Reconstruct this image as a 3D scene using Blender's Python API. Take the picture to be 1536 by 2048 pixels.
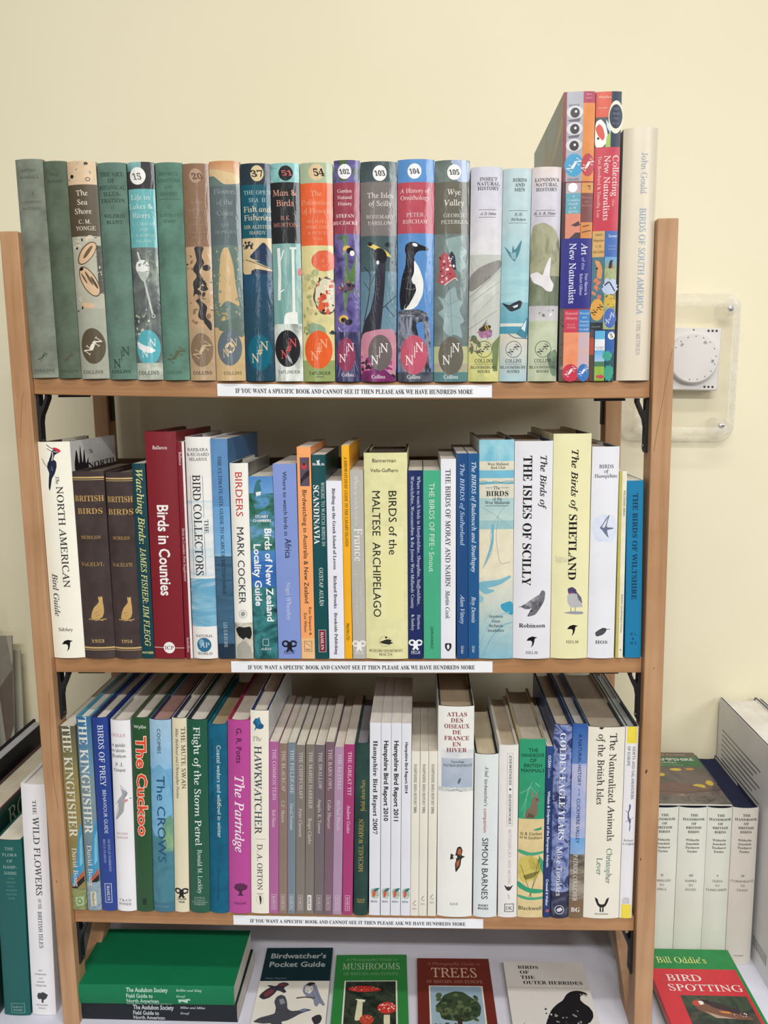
import bpy, math, random
from mathutils import Vector, Matrix
from mathutils.geometry import tessellate_polygon
for o in list(bpy.data.objects): bpy.data.objects.remove(o, do_unlink=True)
C = bpy.context.collection
S = bpy.context.scene
EZ = 1.495            # eye height above the floor (m); table top is at 0.75
R_ = math.radians

# ------------------------------------------------------------------ camera
cam = bpy.data.cameras.new('camera'); co = bpy.data.objects.new('camera', cam); C.objects.link(co)
cam.sensor_fit = 'HORIZONTAL'; cam.sensor_width = 36.0; cam.lens = 36.0*1656.19/1536.0
cam.clip_start = .02; cam.clip_end = 50
def cam_axes(p, y, r):
    rt = Vector((math.cos(y), math.sin(y), 0)); fw = Vector((-math.sin(y)*math.cos(p), math.cos(y)*math.cos(p), -math.sin(p)))
    up = rt.cross(fw)
    return math.cos(r)*rt+math.sin(r)*up, -math.sin(r)*rt+math.cos(r)*up, fw
_r, _u, _f = cam_axes(.145525, .04446, -.010983)
M = Matrix((( _r.x, _u.x, -_f.x, 0), (_r.y, _u.y, -_f.y, 0), (_r.z, _u.z, -_f.z, EZ), (0, 0, 0, 1)))
co.matrix_world = M
S.camera = co

# ------------------------------------------------------------------ world, lights, exposure
S.view_settings.view_transform = 'Standard'; S.view_settings.look = 'None'
S.view_settings.gamma = 1.0; S.view_settings.use_curve_mapping = False
S.view_settings.exposure = .07
w_ = bpy.data.worlds.new('world'); S.world = w_; w_.use_nodes = True
bg = w_.node_tree.nodes['Background']; bg.inputs[0].default_value = (1.0, .975, .94, 1); bg.inputs[1].default_value = .105
def area(name, loc, sx, sy, power, col, tgt):
    l = bpy.data.lights.new(name, 'AREA'); l.shape = 'RECTANGLE'; l.size = sx; l.size_y = sy; l.energy = power; l.color = col
    o = bpy.data.objects.new(name, l); C.objects.link(o); o.location = loc
    o.rotation_euler = (Vector(tgt)-Vector(loc)).to_track_quat('-Z', 'Y').to_euler()
    return o
# two rows of ceiling strip lights and daylight from a window behind
area('ceiling_strip_light', (.15, .12, EZ+1.25), 1.4, .10, 14, (1, .97, .92), (.15, .12, 0))
area('ceiling_strip_light', (.15, -1.3, EZ+1.25), 1.4, .12, 71, (1, .97, .92), (.15, -1.3, 0))
area('window_light', (2.4, -1.6, EZ+1.0), 1.6, 1.0, 34, (.95, .98, 1), (0, .9, EZ-.3))

area('window_light', (-.75, -2.3, EZ+.15), .22, 1.5, 5, (.95, .98, 1), (-.1, .9, EZ))
# ------------------------------------------------------------------ materials
def lin(h):
    if not isinstance(h, str): return h
    c = [int(h[i:i+2], 16)/255 for i in (0, 2, 4)]
    return tuple([x/12.92 if x <= .04045 else ((x+.055)/1.055)**2.4 for x in c]+[1.0])
_m = {}
def newmat(key, name):
    m = bpy.data.materials.new(name); m.use_nodes = True; _m[key] = m
    nt = m.node_tree; return m, nt, nt.nodes['Principled BSDF']
def nd(nt, t, **k):
    n = nt.nodes.new(t)
    for a, v in k.items(): setattr(n, a, v)
    return n
def objco(nt, sc=(1, 1, 1), rot=(0, 0, 0)):
    tc = nd(nt, 'ShaderNodeTexCoord'); mp = nd(nt, 'ShaderNodeMapping')
    mp.inputs['Scale'].default_value = sc; mp.inputs['Rotation'].default_value = rot
    nt.links.new(tc.outputs['Object'], mp.inputs['Vector']); return mp.outputs[0]
def noise(nt, vec, scale, detail=3, rough=.55, dist=0):
    n = nd(nt, 'ShaderNodeTexNoise'); n.inputs['Scale'].default_value = scale; n.inputs['Detail'].default_value = detail
    n.inputs['Roughness'].default_value = rough; n.inputs['Distortion'].default_value = dist
    nt.links.new(vec, n.inputs['Vector']); return n.outputs[0]
def ramp(nt, fac, stops):
    r = nd(nt, 'ShaderNodeValToRGB'); el = r.color_ramp.elements
    while len(el) < len(stops): el.new(.5)
    for e, (p, c) in zip(el, stops): e.position = p; e.color = lin(c)
    nt.links.new(fac, r.inputs[0]); return r.outputs[0]
def bump(nt, b, h, strength, dist=.0005):
    n = nd(nt, 'ShaderNodeBump'); n.inputs['Strength'].default_value = strength; n.inputs['Distance'].default_value = dist
    nt.links.new(h, n.inputs['Height']); nt.links.new(n.outputs[0], b.inputs['Normal'])
def mix(c, k):
    c = lin(c); return tuple([min(1, x*k) for x in c[:3]]+[1])
def mat(kind, col, c2=None):
    """kinds: cloth, jacket (glossy paper), sleeve (plastic wrapped), matte, card, pages, paint, metal"""
    key = (kind, col, c2)
    if key in _m: return _m[key]
    m, nt, b = newmat(key, kind+'_'+(col if isinstance(col, str) else 'c'))
    L = nt.links
    if kind == 'cloth':
        v = objco(nt, (1, 1, 1)); n = noise(nt, v, 55, 5); cc = ramp(nt, n, [(.3, mix(col, .80)), (.7, mix(c2 or col, 1.15))]); L.new(cc, b.inputs['Base Color'])
        w1 = nd(nt, 'ShaderNodeTexWave', wave_type='BANDS', bands_direction='Z'); w1.inputs['Scale'].default_value = 420; w1.inputs['Distortion'].default_value = 2.5
        w1.inputs['Detail'].default_value = 2
        L.new(v, w1.inputs['Vector']); bump(nt, b, w1.outputs[1], .35, .0003); b.inputs['Roughness'].default_value = .8
        b.inputs['Specular IOR Level'].default_value = .25
    elif kind == 'pages':
        v = objco(nt, (2600, 25, 25)); n = noise(nt, v, 1, 2); v2 = objco(nt); n2 = noise(nt, v2, 30, 3)
        cc = ramp(nt, n, [(.25, mix(col, .86)), (.6, col)]); mx = nd(nt, 'ShaderNodeMix', data_type='RGBA', blend_type='MULTIPLY'); mx.inputs[0].default_value = .5
        L.new(cc, mx.inputs[6]); L.new(ramp(nt, n2, [(.3, 'd8d0c0'), (.65, 'ffffff')]), mx.inputs[7]); L.new(mx.outputs[2], b.inputs['Base Color'])
        bump(nt, b, n, .5, .0004); b.inputs['Roughness'].default_value = .9; b.inputs['Specular IOR Level'].default_value = .1
    elif kind in ('jacket', 'sleeve', 'matte', 'card'):
        v = objco(nt); n = noise(nt, v, 18, 4); L.new(ramp(nt, n, [(.3, mix(col, .94)), (.7, mix(c2 or col, 1.03))]), b.inputs['Base Color'])
        b.inputs['Roughness'].default_value = {'jacket': .33, 'sleeve': .15, 'matte': .6, 'card': .7}[kind]
        b.inputs['Specular IOR Level'].default_value = {'jacket': .4, 'sleeve': .6, 'matte': .3, 'card': .2}[kind]
        if kind == 'sleeve':
            n = noise(nt, objco(nt, (40, 40, 9)), 3.5, 3, .5, 1.2); bump(nt, b, n, .5, .0009)
        elif kind == 'jacket':
            n = noise(nt, objco(nt, (30, 30, 5)), 1.5, 2); bump(nt, b, n, .25, .0006)
    elif kind == 'metal':
        b.inputs['Base Color'].default_value = lin(col); b.inputs['Metallic'].default_value = 1; b.inputs['Roughness'].default_value = .3
        v = objco(nt); n = noise(nt, v, 200, 2); bump(nt, b, n, .1)
    else:
        v = objco(nt); n = noise(nt, v, 60, 3); L.new(ramp(nt, n, [(.3, mix(col, .93)), (.7, mix(col, 1.04))]), b.inputs['Base Color'])
        b.inputs['Roughness'].default_value = .5
    return m
def ink(kind):
    key = ('ink', kind)
    if key in _m: return _m[key]
    m, nt, b = newmat(key, 'ink_'+kind)
    a = nd(nt, 'ShaderNodeAttribute', attribute_name='Col')
    n = noise(nt, objco(nt), 90, 3); mx = nd(nt, 'ShaderNodeMix', data_type='RGBA', blend_type='MULTIPLY'); mx.inputs[0].default_value = .5
    nt.links.new(a.outputs['Color'], mx.inputs[6]); nt.links.new(ramp(nt, n, [(.3, 'e0e0e0'), (.7, 'ffffff')]), mx.inputs[7]); nt.links.new(mx.outputs[2], b.inputs['Base Color'])
    b.inputs['Roughness'].default_value = {'sleeve': .15, 'jacket': .33}.get(kind, .65)
    b.inputs['Specular IOR Level'].default_value = {'sleeve': .6, 'jacket': .4}.get(kind, .25)
    if kind == 'sleeve':
        n = noise(nt, objco(nt, (40, 40, 9)), 3.5, 3, .5, 1.2); bump(nt, b, n, .5, .0009)
    return m
def paintmat(cols, scale, stretch, kind='jacket', lo=.32, hi=.68):
    key = ('pm', cols, scale, stretch, kind, lo)
    if key in _m: return _m[key]
    m, nt, b = newmat(key, 'printed_painting')
    n = noise(nt, objco(nt, stretch), scale, 5, .6, .6); k = len(cols)-1
    L = [(lo+(hi-lo)*i/k, c) for i, c in enumerate(cols)]
    nt.links.new(ramp(nt, n, L), b.inputs['Base Color']); b.inputs['Roughness'].default_value = {'sleeve': .15, 'jacket': .33}.get(kind, .6)
    b.inputs['Specular IOR Level'].default_value = {'sleeve': .6, 'jacket': .4}.get(kind, .25)
    if kind == 'sleeve':
        n = noise(nt, objco(nt, (40, 40, 9)), 3.5, 3, .5, 1.2); bump(nt, b, n, .5, .0009)
    return m

# ------------------------------------------------------------------ object helpers
def link(name, me, parent=None, mats=()):
    o = bpy.data.objects.new(name, me); C.objects.link(o)
    if parent: o.parent = parent
    for m in mats: me.materials.append(m)
    return o
def thing(name, label, cat, loc=(0, 0, 0), rot=None, group=None):
    o = bpy.data.objects.new(name, None); C.objects.link(o); o.empty_display_size = .02
    if rot is not None: o.matrix_world = Matrix.Translation(loc) @ rot.to_4x4()
    else: o.location = loc
    o['label'] = label; o['category'] = cat
    if group: o['group'] = group
    return o
def mesh(name, vs, fs, parent, m, smooth=False):
    me = bpy.data.meshes.new(name); me.from_pydata([tuple(v) for v in vs], [], fs); me.update()
    if smooth:
        for p in me.polygons: p.use_smooth = True
    return link(name, me, parent, [m])
class MB:
    def __init__(s): s.v = []; s.f = []
    def box(s, x0, x1, y0, y1, z0, z1):
        n = len(s.v); s.v += [(x, y, z) for z in (z0, z1) for y in (y0, y1) for x in (x0, x1)]
        s.f += [tuple(n+i for i in q) for q in ((0, 2, 3, 1), (4, 5, 7, 6), (0, 1, 5, 4), (2, 6, 7, 3), (0, 4, 6, 2), (1, 3, 7, 5))]; return s
    def hexa(s, P):   # eight corners: four at the bottom ring, four at the top ring
        n = len(s.v); s.v += list(P)
        s.f += [tuple(n+i for i in q) for q in ((3, 2, 1, 0), (4, 5, 6, 7), (0, 1, 5, 4), (1, 2, 6, 5), (2, 3, 7, 6), (3, 0, 4, 7))]; return s
    def prism(s, ring, z0, z1, ax=2):     # ring of 2-d points swept along axis ax
        n = len(s.v); k = len(ring)
        def P(p, z): return (p[0], p[1], z) if ax == 2 else ((p[0], z, p[1]) if ax == 1 else (z, p[0], p[1]))
        s.v += [P(p, z0) for p in ring]+[P(p, z1) for p in ring]
        s.f += [tuple(range(n+k-1, n-1, -1)), tuple(range(n+k, n+2*k))]+[(n+i, n+(i+1) % k, n+k+(i+1) % k, n+k+i) for i in range(k)]; return s
    def out(s, name, m, parent=None, smooth=False, bevel=0):
        o = mesh(name, s.v, s.f, parent, m, smooth)
        if bevel:
            b = o.modifiers.new('bevel', 'BEVEL'); b.width = bevel; b.segments = 2; b.limit_method = 'ANGLE'
        return o

# ------------------------------------------------------------------ lettering and printed artwork
SERIF = {'b': (0x1D400, 0x1D41A, 0x1D7CE), 'i': (0x1D434, 0x1D44E, 0x1D7CE)}
FONT = {  # style: (glyph set, stroke offset, shear)
    's': (None, 0, 0), 'S': (None, .022, 0), 'X': (None, .062, 0), 'o': (None, 0, .2), 'b': ('b', 0, 0), 'r': ('i', .005, -.27), 'i': ('i', .003, 0), 'I': ('i', .010, 0), 'R': ('i', .012, -.27)}
def conv(s, st):
    if not st: return s
    A, a, d = SERIF[st]; out = ''
    for c in s:
        if 'A' <= c <= 'Z': out += chr(A+ord(c)-65)
        elif 'a' <= c <= 'z': out += '\u210e' if (st == 'i' and c == 'h') else chr(a+ord(c)-97)
        elif '0' <= c <= '9': out += chr(d+ord(c)-48)
        else: out += c
    return out
_tc = {}
def glyphs(txt, f):
    key = (txt, f)
    if key in _tc: return _tc[key]
    st, off, sh = FONT[f]
    cu = bpy.data.curves.new('lettering', 'FONT'); cu.body = conv(txt, st); cu.offset = off; cu.shear = sh; cu.resolution_u = 2; cu.size = 1; cu.fill_mode = 'FRONT'
    ob = bpy.data.objects.new('lettering', cu); me = ob.to_mesh()
    V = [(v.co.x, v.co.y) for v in me.vertices]; F = [tuple(p.vertices) for p in me.polygons]
    ob.to_mesh_clear(); bpy.data.objects.remove(ob); bpy.data.curves.remove(cu)
    if not V: V = [(0, 0), (1, 0), (0, 1)]; F = []
    x0 = min(v[0] for v in V); x1 = max(v[0] for v in V)
    _tc[key] = ([(x-x0, y) for x, y in V], F, x1-x0); return _tc[key]
CAP = .70
mm = .001
class Art:
    """Collects printed shapes for one face; W,H in mm. Fractions run left to right and top to bottom."""
    def __init__(s, W, H, seed=0):
        s.W = W; s.H = H; s.L = {'t': ([], [], [], []), 'a': ([], [], [], [])}; s.z = 0; s.mats = []; s.rnd = random.Random(seed)
    def add(s, pts, tris, cols, lay='a', mi=0):
        V, F, K, I = s.L[lay]; n = len(V); s.z += 1
        z = .06+.02*min(s.z, 120) if lay == 'a' else 2.6+.02*min(s.z, 120)
        V += [(x, y, z) for x, y in pts]; F += [tuple(n+i for i in t) for t in tris]
        K += cols if isinstance(cols, list) else [cols]*len(pts); I += [mi]*len(tris)
    def poly(s, pts, col, mi=0, col2=None):
        P = [Vector((x, y, 0)) for x, y in pts]; T = tessellate_polygon([P]); c = lin(col)
        if col2:
            ys = [p[1] for p in pts]; a, b = min(ys), max(ys); c2 = lin(col2)
            cols = [tuple(c2[i]+(c[i]-c2[i])*((y-a)/max(1e-6, b-a)) for i in range(4)) for x, y in pts]
        else: cols = c
        s.add(pts, [tuple(t) for t in T], cols, 'a', mi)
    def uv(s, u, v): return (u*s.W, (1-v)*s.H)
    def mi(s, m):
        if m not in s.mats: s.mats.append(m)
        return s.mats.index(m)+1
    def text(s, f, txt, cx, cy, cap, col, width=None, rot=0, anchor=.5):
        V, F, w = glyphs(txt, f); k = cap/CAP; kx = (width/w) if width else k
        c, n = math.cos(rot), math.sin(rot); pts = []
        for x, y in V:
            X = x*kx-w*kx*anchor; Y = y*k-cap/2
            pts.append((cx+X*c-Y*n, cy+X*n+Y*c))
        s.add(pts, F, lin(col), 't')
    def ell(s, cx, cy, rx, ry, col, n=28, mi=0, a=0, jag=0):
        P = []
        for i in range(n):
            t = 2*math.pi*i/n; q = 1+s.rnd.uniform(-jag, jag); x = rx*math.cos(t)*q; y = ry*math.sin(t)*q
            P.append((cx+x*math.cos(a)-y*math.sin(a), cy+x*math.sin(a)+y*math.cos(a)))
        s.poly(P, col, mi)
    def line(s, col, wd, pts):      # one mitred ribbon
        n = len(pts); cl = n > 3 and pts[0] == pts[-1]; N = []
        def nm(a, b): dx, dy = b[0]-a[0], b[1]-a[1]; l = math.hypot(dx, dy) or 1; return (-dy/l, dx/l)
        for i in range(n):
            a = nm(pts[i-1], pts[i]) if i else (nm(pts[-2], pts[-1]) if cl else None); c = nm(pts[i], pts[i+1]) if i < n-1 else (nm(pts[0], pts[1]) if cl else None)
            a = a or c; c = c or a; x, y = a[0]+c[0], a[1]+c[1]; l = math.hypot(x, y) or 1; x, y = x/l, y/l; k = 1/max(.4, x*a[0]+y*a[1]); N.append((x*k*wd/2, y*k*wd/2))
        P = [(p[0]+q[0], p[1]+q[1]) for p, q in zip(pts, N)]+[(p[0]-q[0], p[1]-q[1]) for p, q in zip(pts, N)]
        s.add(P, [(i, n+i, n+i+1, i+1) for i in range(n-1)], lin(col))
    def soft(s, P, closed=True, it=2):
        for _ in range(it):
            Q = [] if closed else [P[0]]
            for i in range(len(P) if closed else len(P)-1):
                a, b = P[i], P[(i+1) % len(P)]; Q += [(a[0]*.84+b[0]*.16, a[1]*.84+b[1]*.16), (a[0]*.16+b[0]*.84, a[1]*.16+b[1]*.84)]
            P = Q if closed else Q+[P[-1]]
        return P
    def run(s, ops, kind='jacket'):
        for o in ops:
            k = o[0]
            if k == 'R':
                (x0, y0), (x1, y1) = s.uv(o[1], o[2]), s.uv(o[3], o[4]); s.poly([(x0, y1), (x1, y1), (x1, y0), (x0, y0)], o[5], 0, o[6] if len(o) > 6 else None)
            elif k == 'E': cx, cy = s.uv(o[1], o[2]); s.ell(cx, cy, o[3], o[4] or o[3], o[5], a=R_(o[6]) if len(o) > 6 else 0, jag=o[7] if len(o) > 7 else 0)
            elif k == 'P':
                P = [s.uv(*o[2][i:i+2]) for i in range(0, len(o[2]), 2)]; s.poly(s.soft(P) if len(P) > 4 else P, o[1])
            elif k == 'L':
                P = [s.uv(*o[3][i:i+2]) for i in range(0, len(o[3]), 2)]; s.line(o[1], o[2], s.soft(P, False) if len(P) > 2 and o[2] < 1.5 and P[0] != P[-1] else P)
            elif k == 'N':     # painted patch: u0 v0 u1 v1 colours scale stretch
                m = paintmat(tuple(o[5]), o[6], o[7] if len(o) > 7 else (1, 1, 1), kind)
                if isinstance(o[1], list): pts = s.soft([s.uv(*o[1][i:i+2]) for i in range(0, len(o[1]), 2)])
                else: (x0, y0), (x1, y1) = s.uv(o[1], o[2]), s.uv(o[3], o[4]); pts = [(x0, y1), (x1, y1), (x1, y0), (x0, y0)]
                s.poly(pts, o[5][0], s.mi(m))
            elif k == 'h': cx, cy = s.uv(o[3], o[4]); s.text(o[1], o[2], cx, cy, o[5], o[6], o[7]*s.W if len(o) > 7 else None)
            elif k == 'l': cx, cy = s.uv(o[3], o[4]); s.text(o[1], o[2], cx, cy, o[5], o[6], None, 0, 0)
            elif k == 'm':
                for i, ln in enumerate(o[2].split('|')):
                    cx, cy = s.uv(o[3], o[4]+i*o[5]); w = glyphs(ln, o[1])[2]*o[6]/CAP; mx = (o[8] if len(o) > 8 else .93)*s.W
                    s.text(o[1], ln, cx, cy, o[6], o[7], min(w, mx))
            elif k in 'vV':
                cx, cy = s.uv(o[3], (o[4]+o[5])/2); s.text(o[1], o[2], cx, cy, o[6], o[7], abs(o[5]-o[4])*s.H, -math.pi/2 if k == 'v' else math.pi/2)
            elif k == 'Q':     # ring outline
                cx, cy = s.uv(o[1], o[2]); P = [(cx+o[3]*math.cos(i*math.pi/14), cy+(o[4] or o[3])*math.sin(i*math.pi/14)) for i in range(29)]; s.line(o[5], o[6], P)
            elif k == 'B':     # rectangle outline
                (x0, y0), (x1, y1) = s.uv(o[1], o[2]), s.uv(o[3], o[4]); s.line(o[5], o[6], [(x0, y0), (x1, y0), (x1, y1), (x0, y1), (x0, y0)])
            elif k == 'S':     # scattered dabs: u0 v0 u1 v1 n size colours
                for _ in range(o[5]):
                    cx, cy = s.uv(s.rnd.uniform(o[1], o[3]), s.rnd.uniform(o[2], o[4])); r = o[6]*s.rnd.uniform(.5, 1.3)
                    r = min(r, cx-.1, s.W-cx-.1) if s.W > 4 else r
                    if r > .15: s.ell(cx, cy, r, r*s.rnd.uniform(.4, 1), s.rnd.choice(o[7]), 7, a=s.rnd.uniform(0, 3), jag=.25)
            elif k == 'NN':    # paired letter emblem: u v size colour style
                cx, cy = s.uv(o[1], o[2]); z = o[3]*.8; c = o[4]; st = o[5]
                if st < 2:
                    for sx in (-1, 1): s.text('r', 'N', cx+sx*z*.36, cy+sx*z*.46, z*.68, c, z*.6)
                    s.line(c, z*.05, [(cx+z*.02, cy-z*.3), (cx+z*.02, cy+z*.55)])
                    if st == 1: s.line(c, z*.06, [(cx-z*.1, cy-z*.12), (cx+z*.14, cy-z*.12), (cx+z*.14, cy+z*.12), (cx-z*.1, cy+z*.12), (cx-z*.1, cy-z*.12)])
                else:
                    for sx in (-1, 1): s.text('r', 'N', cx+sx*z*.42, cy+sx*z*.36, z*.66, c, z*.7, .95)
                    if st == 2: s.ell(cx, cy, z*.1, z*.1, c, 10)
                    else: s.ell(cx, cy, z*.5, z*.16, c, 12, a=1.0, jag=.3)
            elif k == 'H':     # forked emblem of two loops
                cx, cy = s.uv(o[1], o[2]); z = o[3]; c = o[4]
                for sx in (-1, 1):
                    P = [(cx+sx*z*.42+z*.34*math.cos(t*.5), cy+z*.3+z*.3*math.sin(t*.5)) for t in range(13)]; s.line(c, z*.2, P)
                    s.line(c, z*.26, [(cx+sx*z*.13, cy+z*.5), (cx+sx*z*.13, cy-z*.35), (cx+sx*z*.32, cy-z*.6)])
            elif k == 'W':     # black swooping bird-head emblem
                cx, cy = s.uv(o[1], o[2]); z = o[3]
                s.poly([(cx+z*a, cy+z*b) for a, b in ((-.9, .25), (-.5, .75), (.1, .95), (.9, .75), (.45, .55), (.4, .1), (.25, -.5), (-.15, -1), (.05, -.3), (0, .1), (-.3, .25), (-.6, .2))], o[4])
            elif k == 'BIRD':  # flying bird silhouette: u v size colour angle
                cx, cy = s.uv(o[1], o[2]); z = o[3]; a = R_(o[5]); ca, sa = math.cos(a), math.sin(a)
                for pl, c in (([(0, .1), (.3, .55), (.75, 1), (.45, .4), (.3, 0), (.4, -.4), (.65, -1), (.2, -.5), (-.05, -.1)], o[4]), ([(-.9, .05), (-.5, .14), (.2, .14), (.8, .2), (.95, 0), (.8, -.15), (.2, -.14), (-.5, -.1)], o[6] if len(o) > 6 else o[4])):
                    s.poly([(cx+z*(x*ca-y*sa), cy+z*(x*sa+y*ca)) for x, y in pl], c)
    def emit(s, parent, place, kind, pre, thr=None, nrm=None):
        for lay, nm in (('a', 'artwork'), ('t', 'lettering')):
            V, F, K, I = s.L[lay]
            if not F: continue
            V = list(V); K = list(K); I = list(I)
            F = [t if sum(V[t[i]][0]*V[t[(i+1) % len(t)]][1]-V[t[(i+1) % len(t)]][0]*V[t[i]][1] for i in range(len(t))) >= 0 else tuple(t[::-1]) for t in F]
            if thr:      # cut print along the facets of the rounded spine so that it follows them
                st = thr; nF = []; nI = []; cache = {}
                def cut(a, b, g):
                    kk = (min(a, b), max(a, b), g)
                    if kk not in cache:
                        A_, B_ = V[a], V[b]; t = (g*st-A_[0])/(B_[0]-A_[0]); cache[kk] = len(V)
                        V.append(tuple(A_[i]+(B_[i]-A_[i])*t for i in range(3))); K.append(tuple(K[a][i]+(K[b][i]-K[a][i])*t for i in range(4)))
                    return cache[kk]
                for t, mi in zip(F, I):
                    xs = [V[i][0] for i in t]; g0 = math.floor(min(xs)/st+1e-6)+1; g1 = math.ceil(max(xs)/st-1e-6)-1; rest = list(t)
                    for g in range(g0, g1+1):
                        lo, hi = [], []; X = g*st; n_ = len(rest)
                        for q in range(n_):
                            a, b = rest[q], rest[(q+1) % n_]; xa, xb = V[a][0]-X, V[b][0]-X
                            if abs(xa) < 1e-7: lo.append(a); hi.append(a); continue
                            (lo if xa < 0 else hi).append(a)
                            if abs(xb) >= 1e-7 and xa*xb < 0: c = cut(a, b, g); lo.append(c); hi.append(c)
                        if len(lo) > 2: nF.append(tuple(lo)); nI.append(mi)
                        rest = hi
                        if len(rest) < 3: break
                    if len(rest) > 2: nF.append(tuple(rest)); nI.append(mi)
                F, I = nF, nI
            me = bpy.data.meshes.new(pre+nm); me.from_pydata([place(*v) for v in V], [], F)
            me.color_attributes.new('Col', 'FLOAT_COLOR', 'POINT'); at = me.color_attributes['Col'].data
            for i, c in enumerate(K): at[i].color = c
            me.update(); o = link(pre+nm, me, parent, [ink(kind)]+(s.mats if lay == 'a' else [])); 
            if thr and nrm:
                for p in me.polygons: p.use_smooth = True
                me.normals_split_custom_set_from_vertices([nrm(v[0]) for v in V])
            for p, mi in zip(me.polygons, I): p.material_index = mi

# ------------------------------------------------------------------ books (local frame: x thickness, y depth behind the spine, z height; mm in, metres out)
mm = .001
NF = 12
def shell(w, d, z0, z1, s, t, n=NF, x0=0, y0=0):
    def ys(u): q = abs(2*u/w-1); return -s*(1-q**2.4)
    O = [(0, d)]+[(w*i/n, ys(w*i/n)) for i in range(n+1)]+[(w, d)]
    In = [(t, d)]+[(t+(w-2*t)*i/n, ys(w*i/n)+t) for i in range(n+1)]+[(w-t, d)]
    V = []; F = []; k = len(O)
    for z in (z0, z1):
        V += [((x+x0)*mm, (y+y0)*mm, z*mm) for x, y in O+In]
    K = 2*k
    for i in range(k-1):
        F += [(i, i+1, K+i+1, K+i), (k+i+1, k+i, K+k+i, K+k+i+1), (K+i, K+i+1, K+k+i+1, K+k+i), (i+1, i, k+i, k+i+1)]
    F += [(k, 0, K, K+k), (k-1, 2*k-1, K+2*k-1, K+k-1)]
    return V, F
def pages(w, d, z0, z1, s, n=8, x0=0, y0=0, hollow=2.0):
    V = []; F = []
    for z in (z0, z1):
        for i in range(n+1):
            u = w*i/n; q = abs(2*u/w-1); V.append(((u+x0)*mm, (y0-s*(1-q**2.4))*mm, z*mm))
        for i in range(n+1):
            u = w*i/n; q = abs(2*u/w-1); V.append(((u+x0)*mm, (d-hollow*(1-q**2))*mm, z*mm))
    k = n+1; K = 2*k
    for i in range(n):
        F += [(K+i, K+i+1, K+k+i+1, K+k+i), (i+1, i, k+i, k+i+1), (i, i+1, K+i+1, K+i), (k+i+1, k+i, K+k+i, K+k+i+1)]
    F += [(k, 0, K, K+k), (n, k+n, K+k+n, K+n)]
    return V, F
def smooth(o):
    for p in o.data.polygons: p.use_smooth = True
    o.data.set_sharp_from_angle(angle=R_(32))
def make_book(label, loc, rot, w, h, d, typ='hj', col='dddddd', case='22242a', pg='d8d3ca', kind='jacket', s=None, art=(), right=(), left=(), group=None, c2=None, seed=1, pinset=3):
    """typ: hj hardback in a jacket, hc hardback in cloth, pb paperback"""
    root = thing({'hj': 'jacketed_book', 'hc': 'clothbound_book', 'pb': 'paperback_book'}[typ], label, 'book', loc, rot, group)
    if s is None: s = {'hj': min(4.5, w*.13), 'hc': min(5, w*.14), 'pb': .4}[typ]
    if typ == 'pb':
        V, F = shell(w, d, 0, h, s, .35); smooth(mesh('cover', V, F, root, mat(kind, col, c2)))
        V, F = pages(w-.8, d-.3, .2, h-.4, 0, x0=.4, y0=.5, hollow=0); mesh('page_block', V, F, root, mat('pages', pg))
    else:
        j = .45 if typ == 'hj' else 0
        t = 2.3 if w > 13 else 1.6
        V, F = shell(w-2*j, d-j, .3 if j else 0, h-(.5 if j else 0), s, t, x0=j, y0=j); smooth(mesh('case', V, F, root, mat('cloth', case, c2 if typ == 'hc' else None) if typ == 'hc' else mat('matte', case)))
        V, F = pages(w-2*j-2*t-.2, d-4, pinset, h-pinset-.5, s*.8, x0=t+j+.1, y0=t+j+.6); mesh('page_block', V, F, root, mat('pages', pg))
        if j:
            V, F = shell(w, d, 0, h, s, .4)
            for xa, xb in ((j+t, j+t+.12), (w-j-t-.12, w-j-t)):
                m_ = MB().box(xa*mm, xb*mm, d*.42*mm, (d-4)*mm, .5*mm, (h-.2)*mm); n = len(V); V += m_.v; F += [tuple(n+i for i in f) for f in m_.f]
            smooth(mesh('dust_jacket', V, F, root, mat(kind, col, c2)))
    def yc(u): q = min(1, abs(2*u/w-1)); return -s*(1-q**2.4)
    def ys(u):
        g = max(0, min(NF-1, math.floor(u/w*NF+1e-9))); a, b = g*w/NF, (g+1)*w/NF; return yc(a)+(yc(b)-yc(a))*(u-a)/(b-a)
    def nrm(u):
        e = w*.03; g = (yc(min(w, u+e))-yc(max(0, u-e)))/(min(w, u+e)-max(0, u-e)); L_ = math.hypot(g, 1); return (g/L_, -1/L_, 0)
    ik = 'matte' if typ == 'hc' else kind
    if art:
        A = Art(w, h, seed); A.run(art, ik); A.emit(root, lambda x, y, z: (x*mm, (ys(x)-z*.1)*mm, y*mm), ik, 'spine_', w/NF, nrm)
    if right:
        A = Art(d, h, seed); A.run(right, ik); A.emit(root, lambda x, y, z: ((w+z*.1)*mm, x*mm, y*mm), ik, 'cover_')
    if left:
        A = Art(d, h, seed); A.run(left, ik); A.emit(root, lambda x, y, z: (-z*.1*mm, (d-x)*mm, y*mm), ik, 'cover_')
    return root
UP = Matrix.Identity(3)
def lean(deg): return Matrix.Rotation(R_(deg), 3, 'Y')
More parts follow.
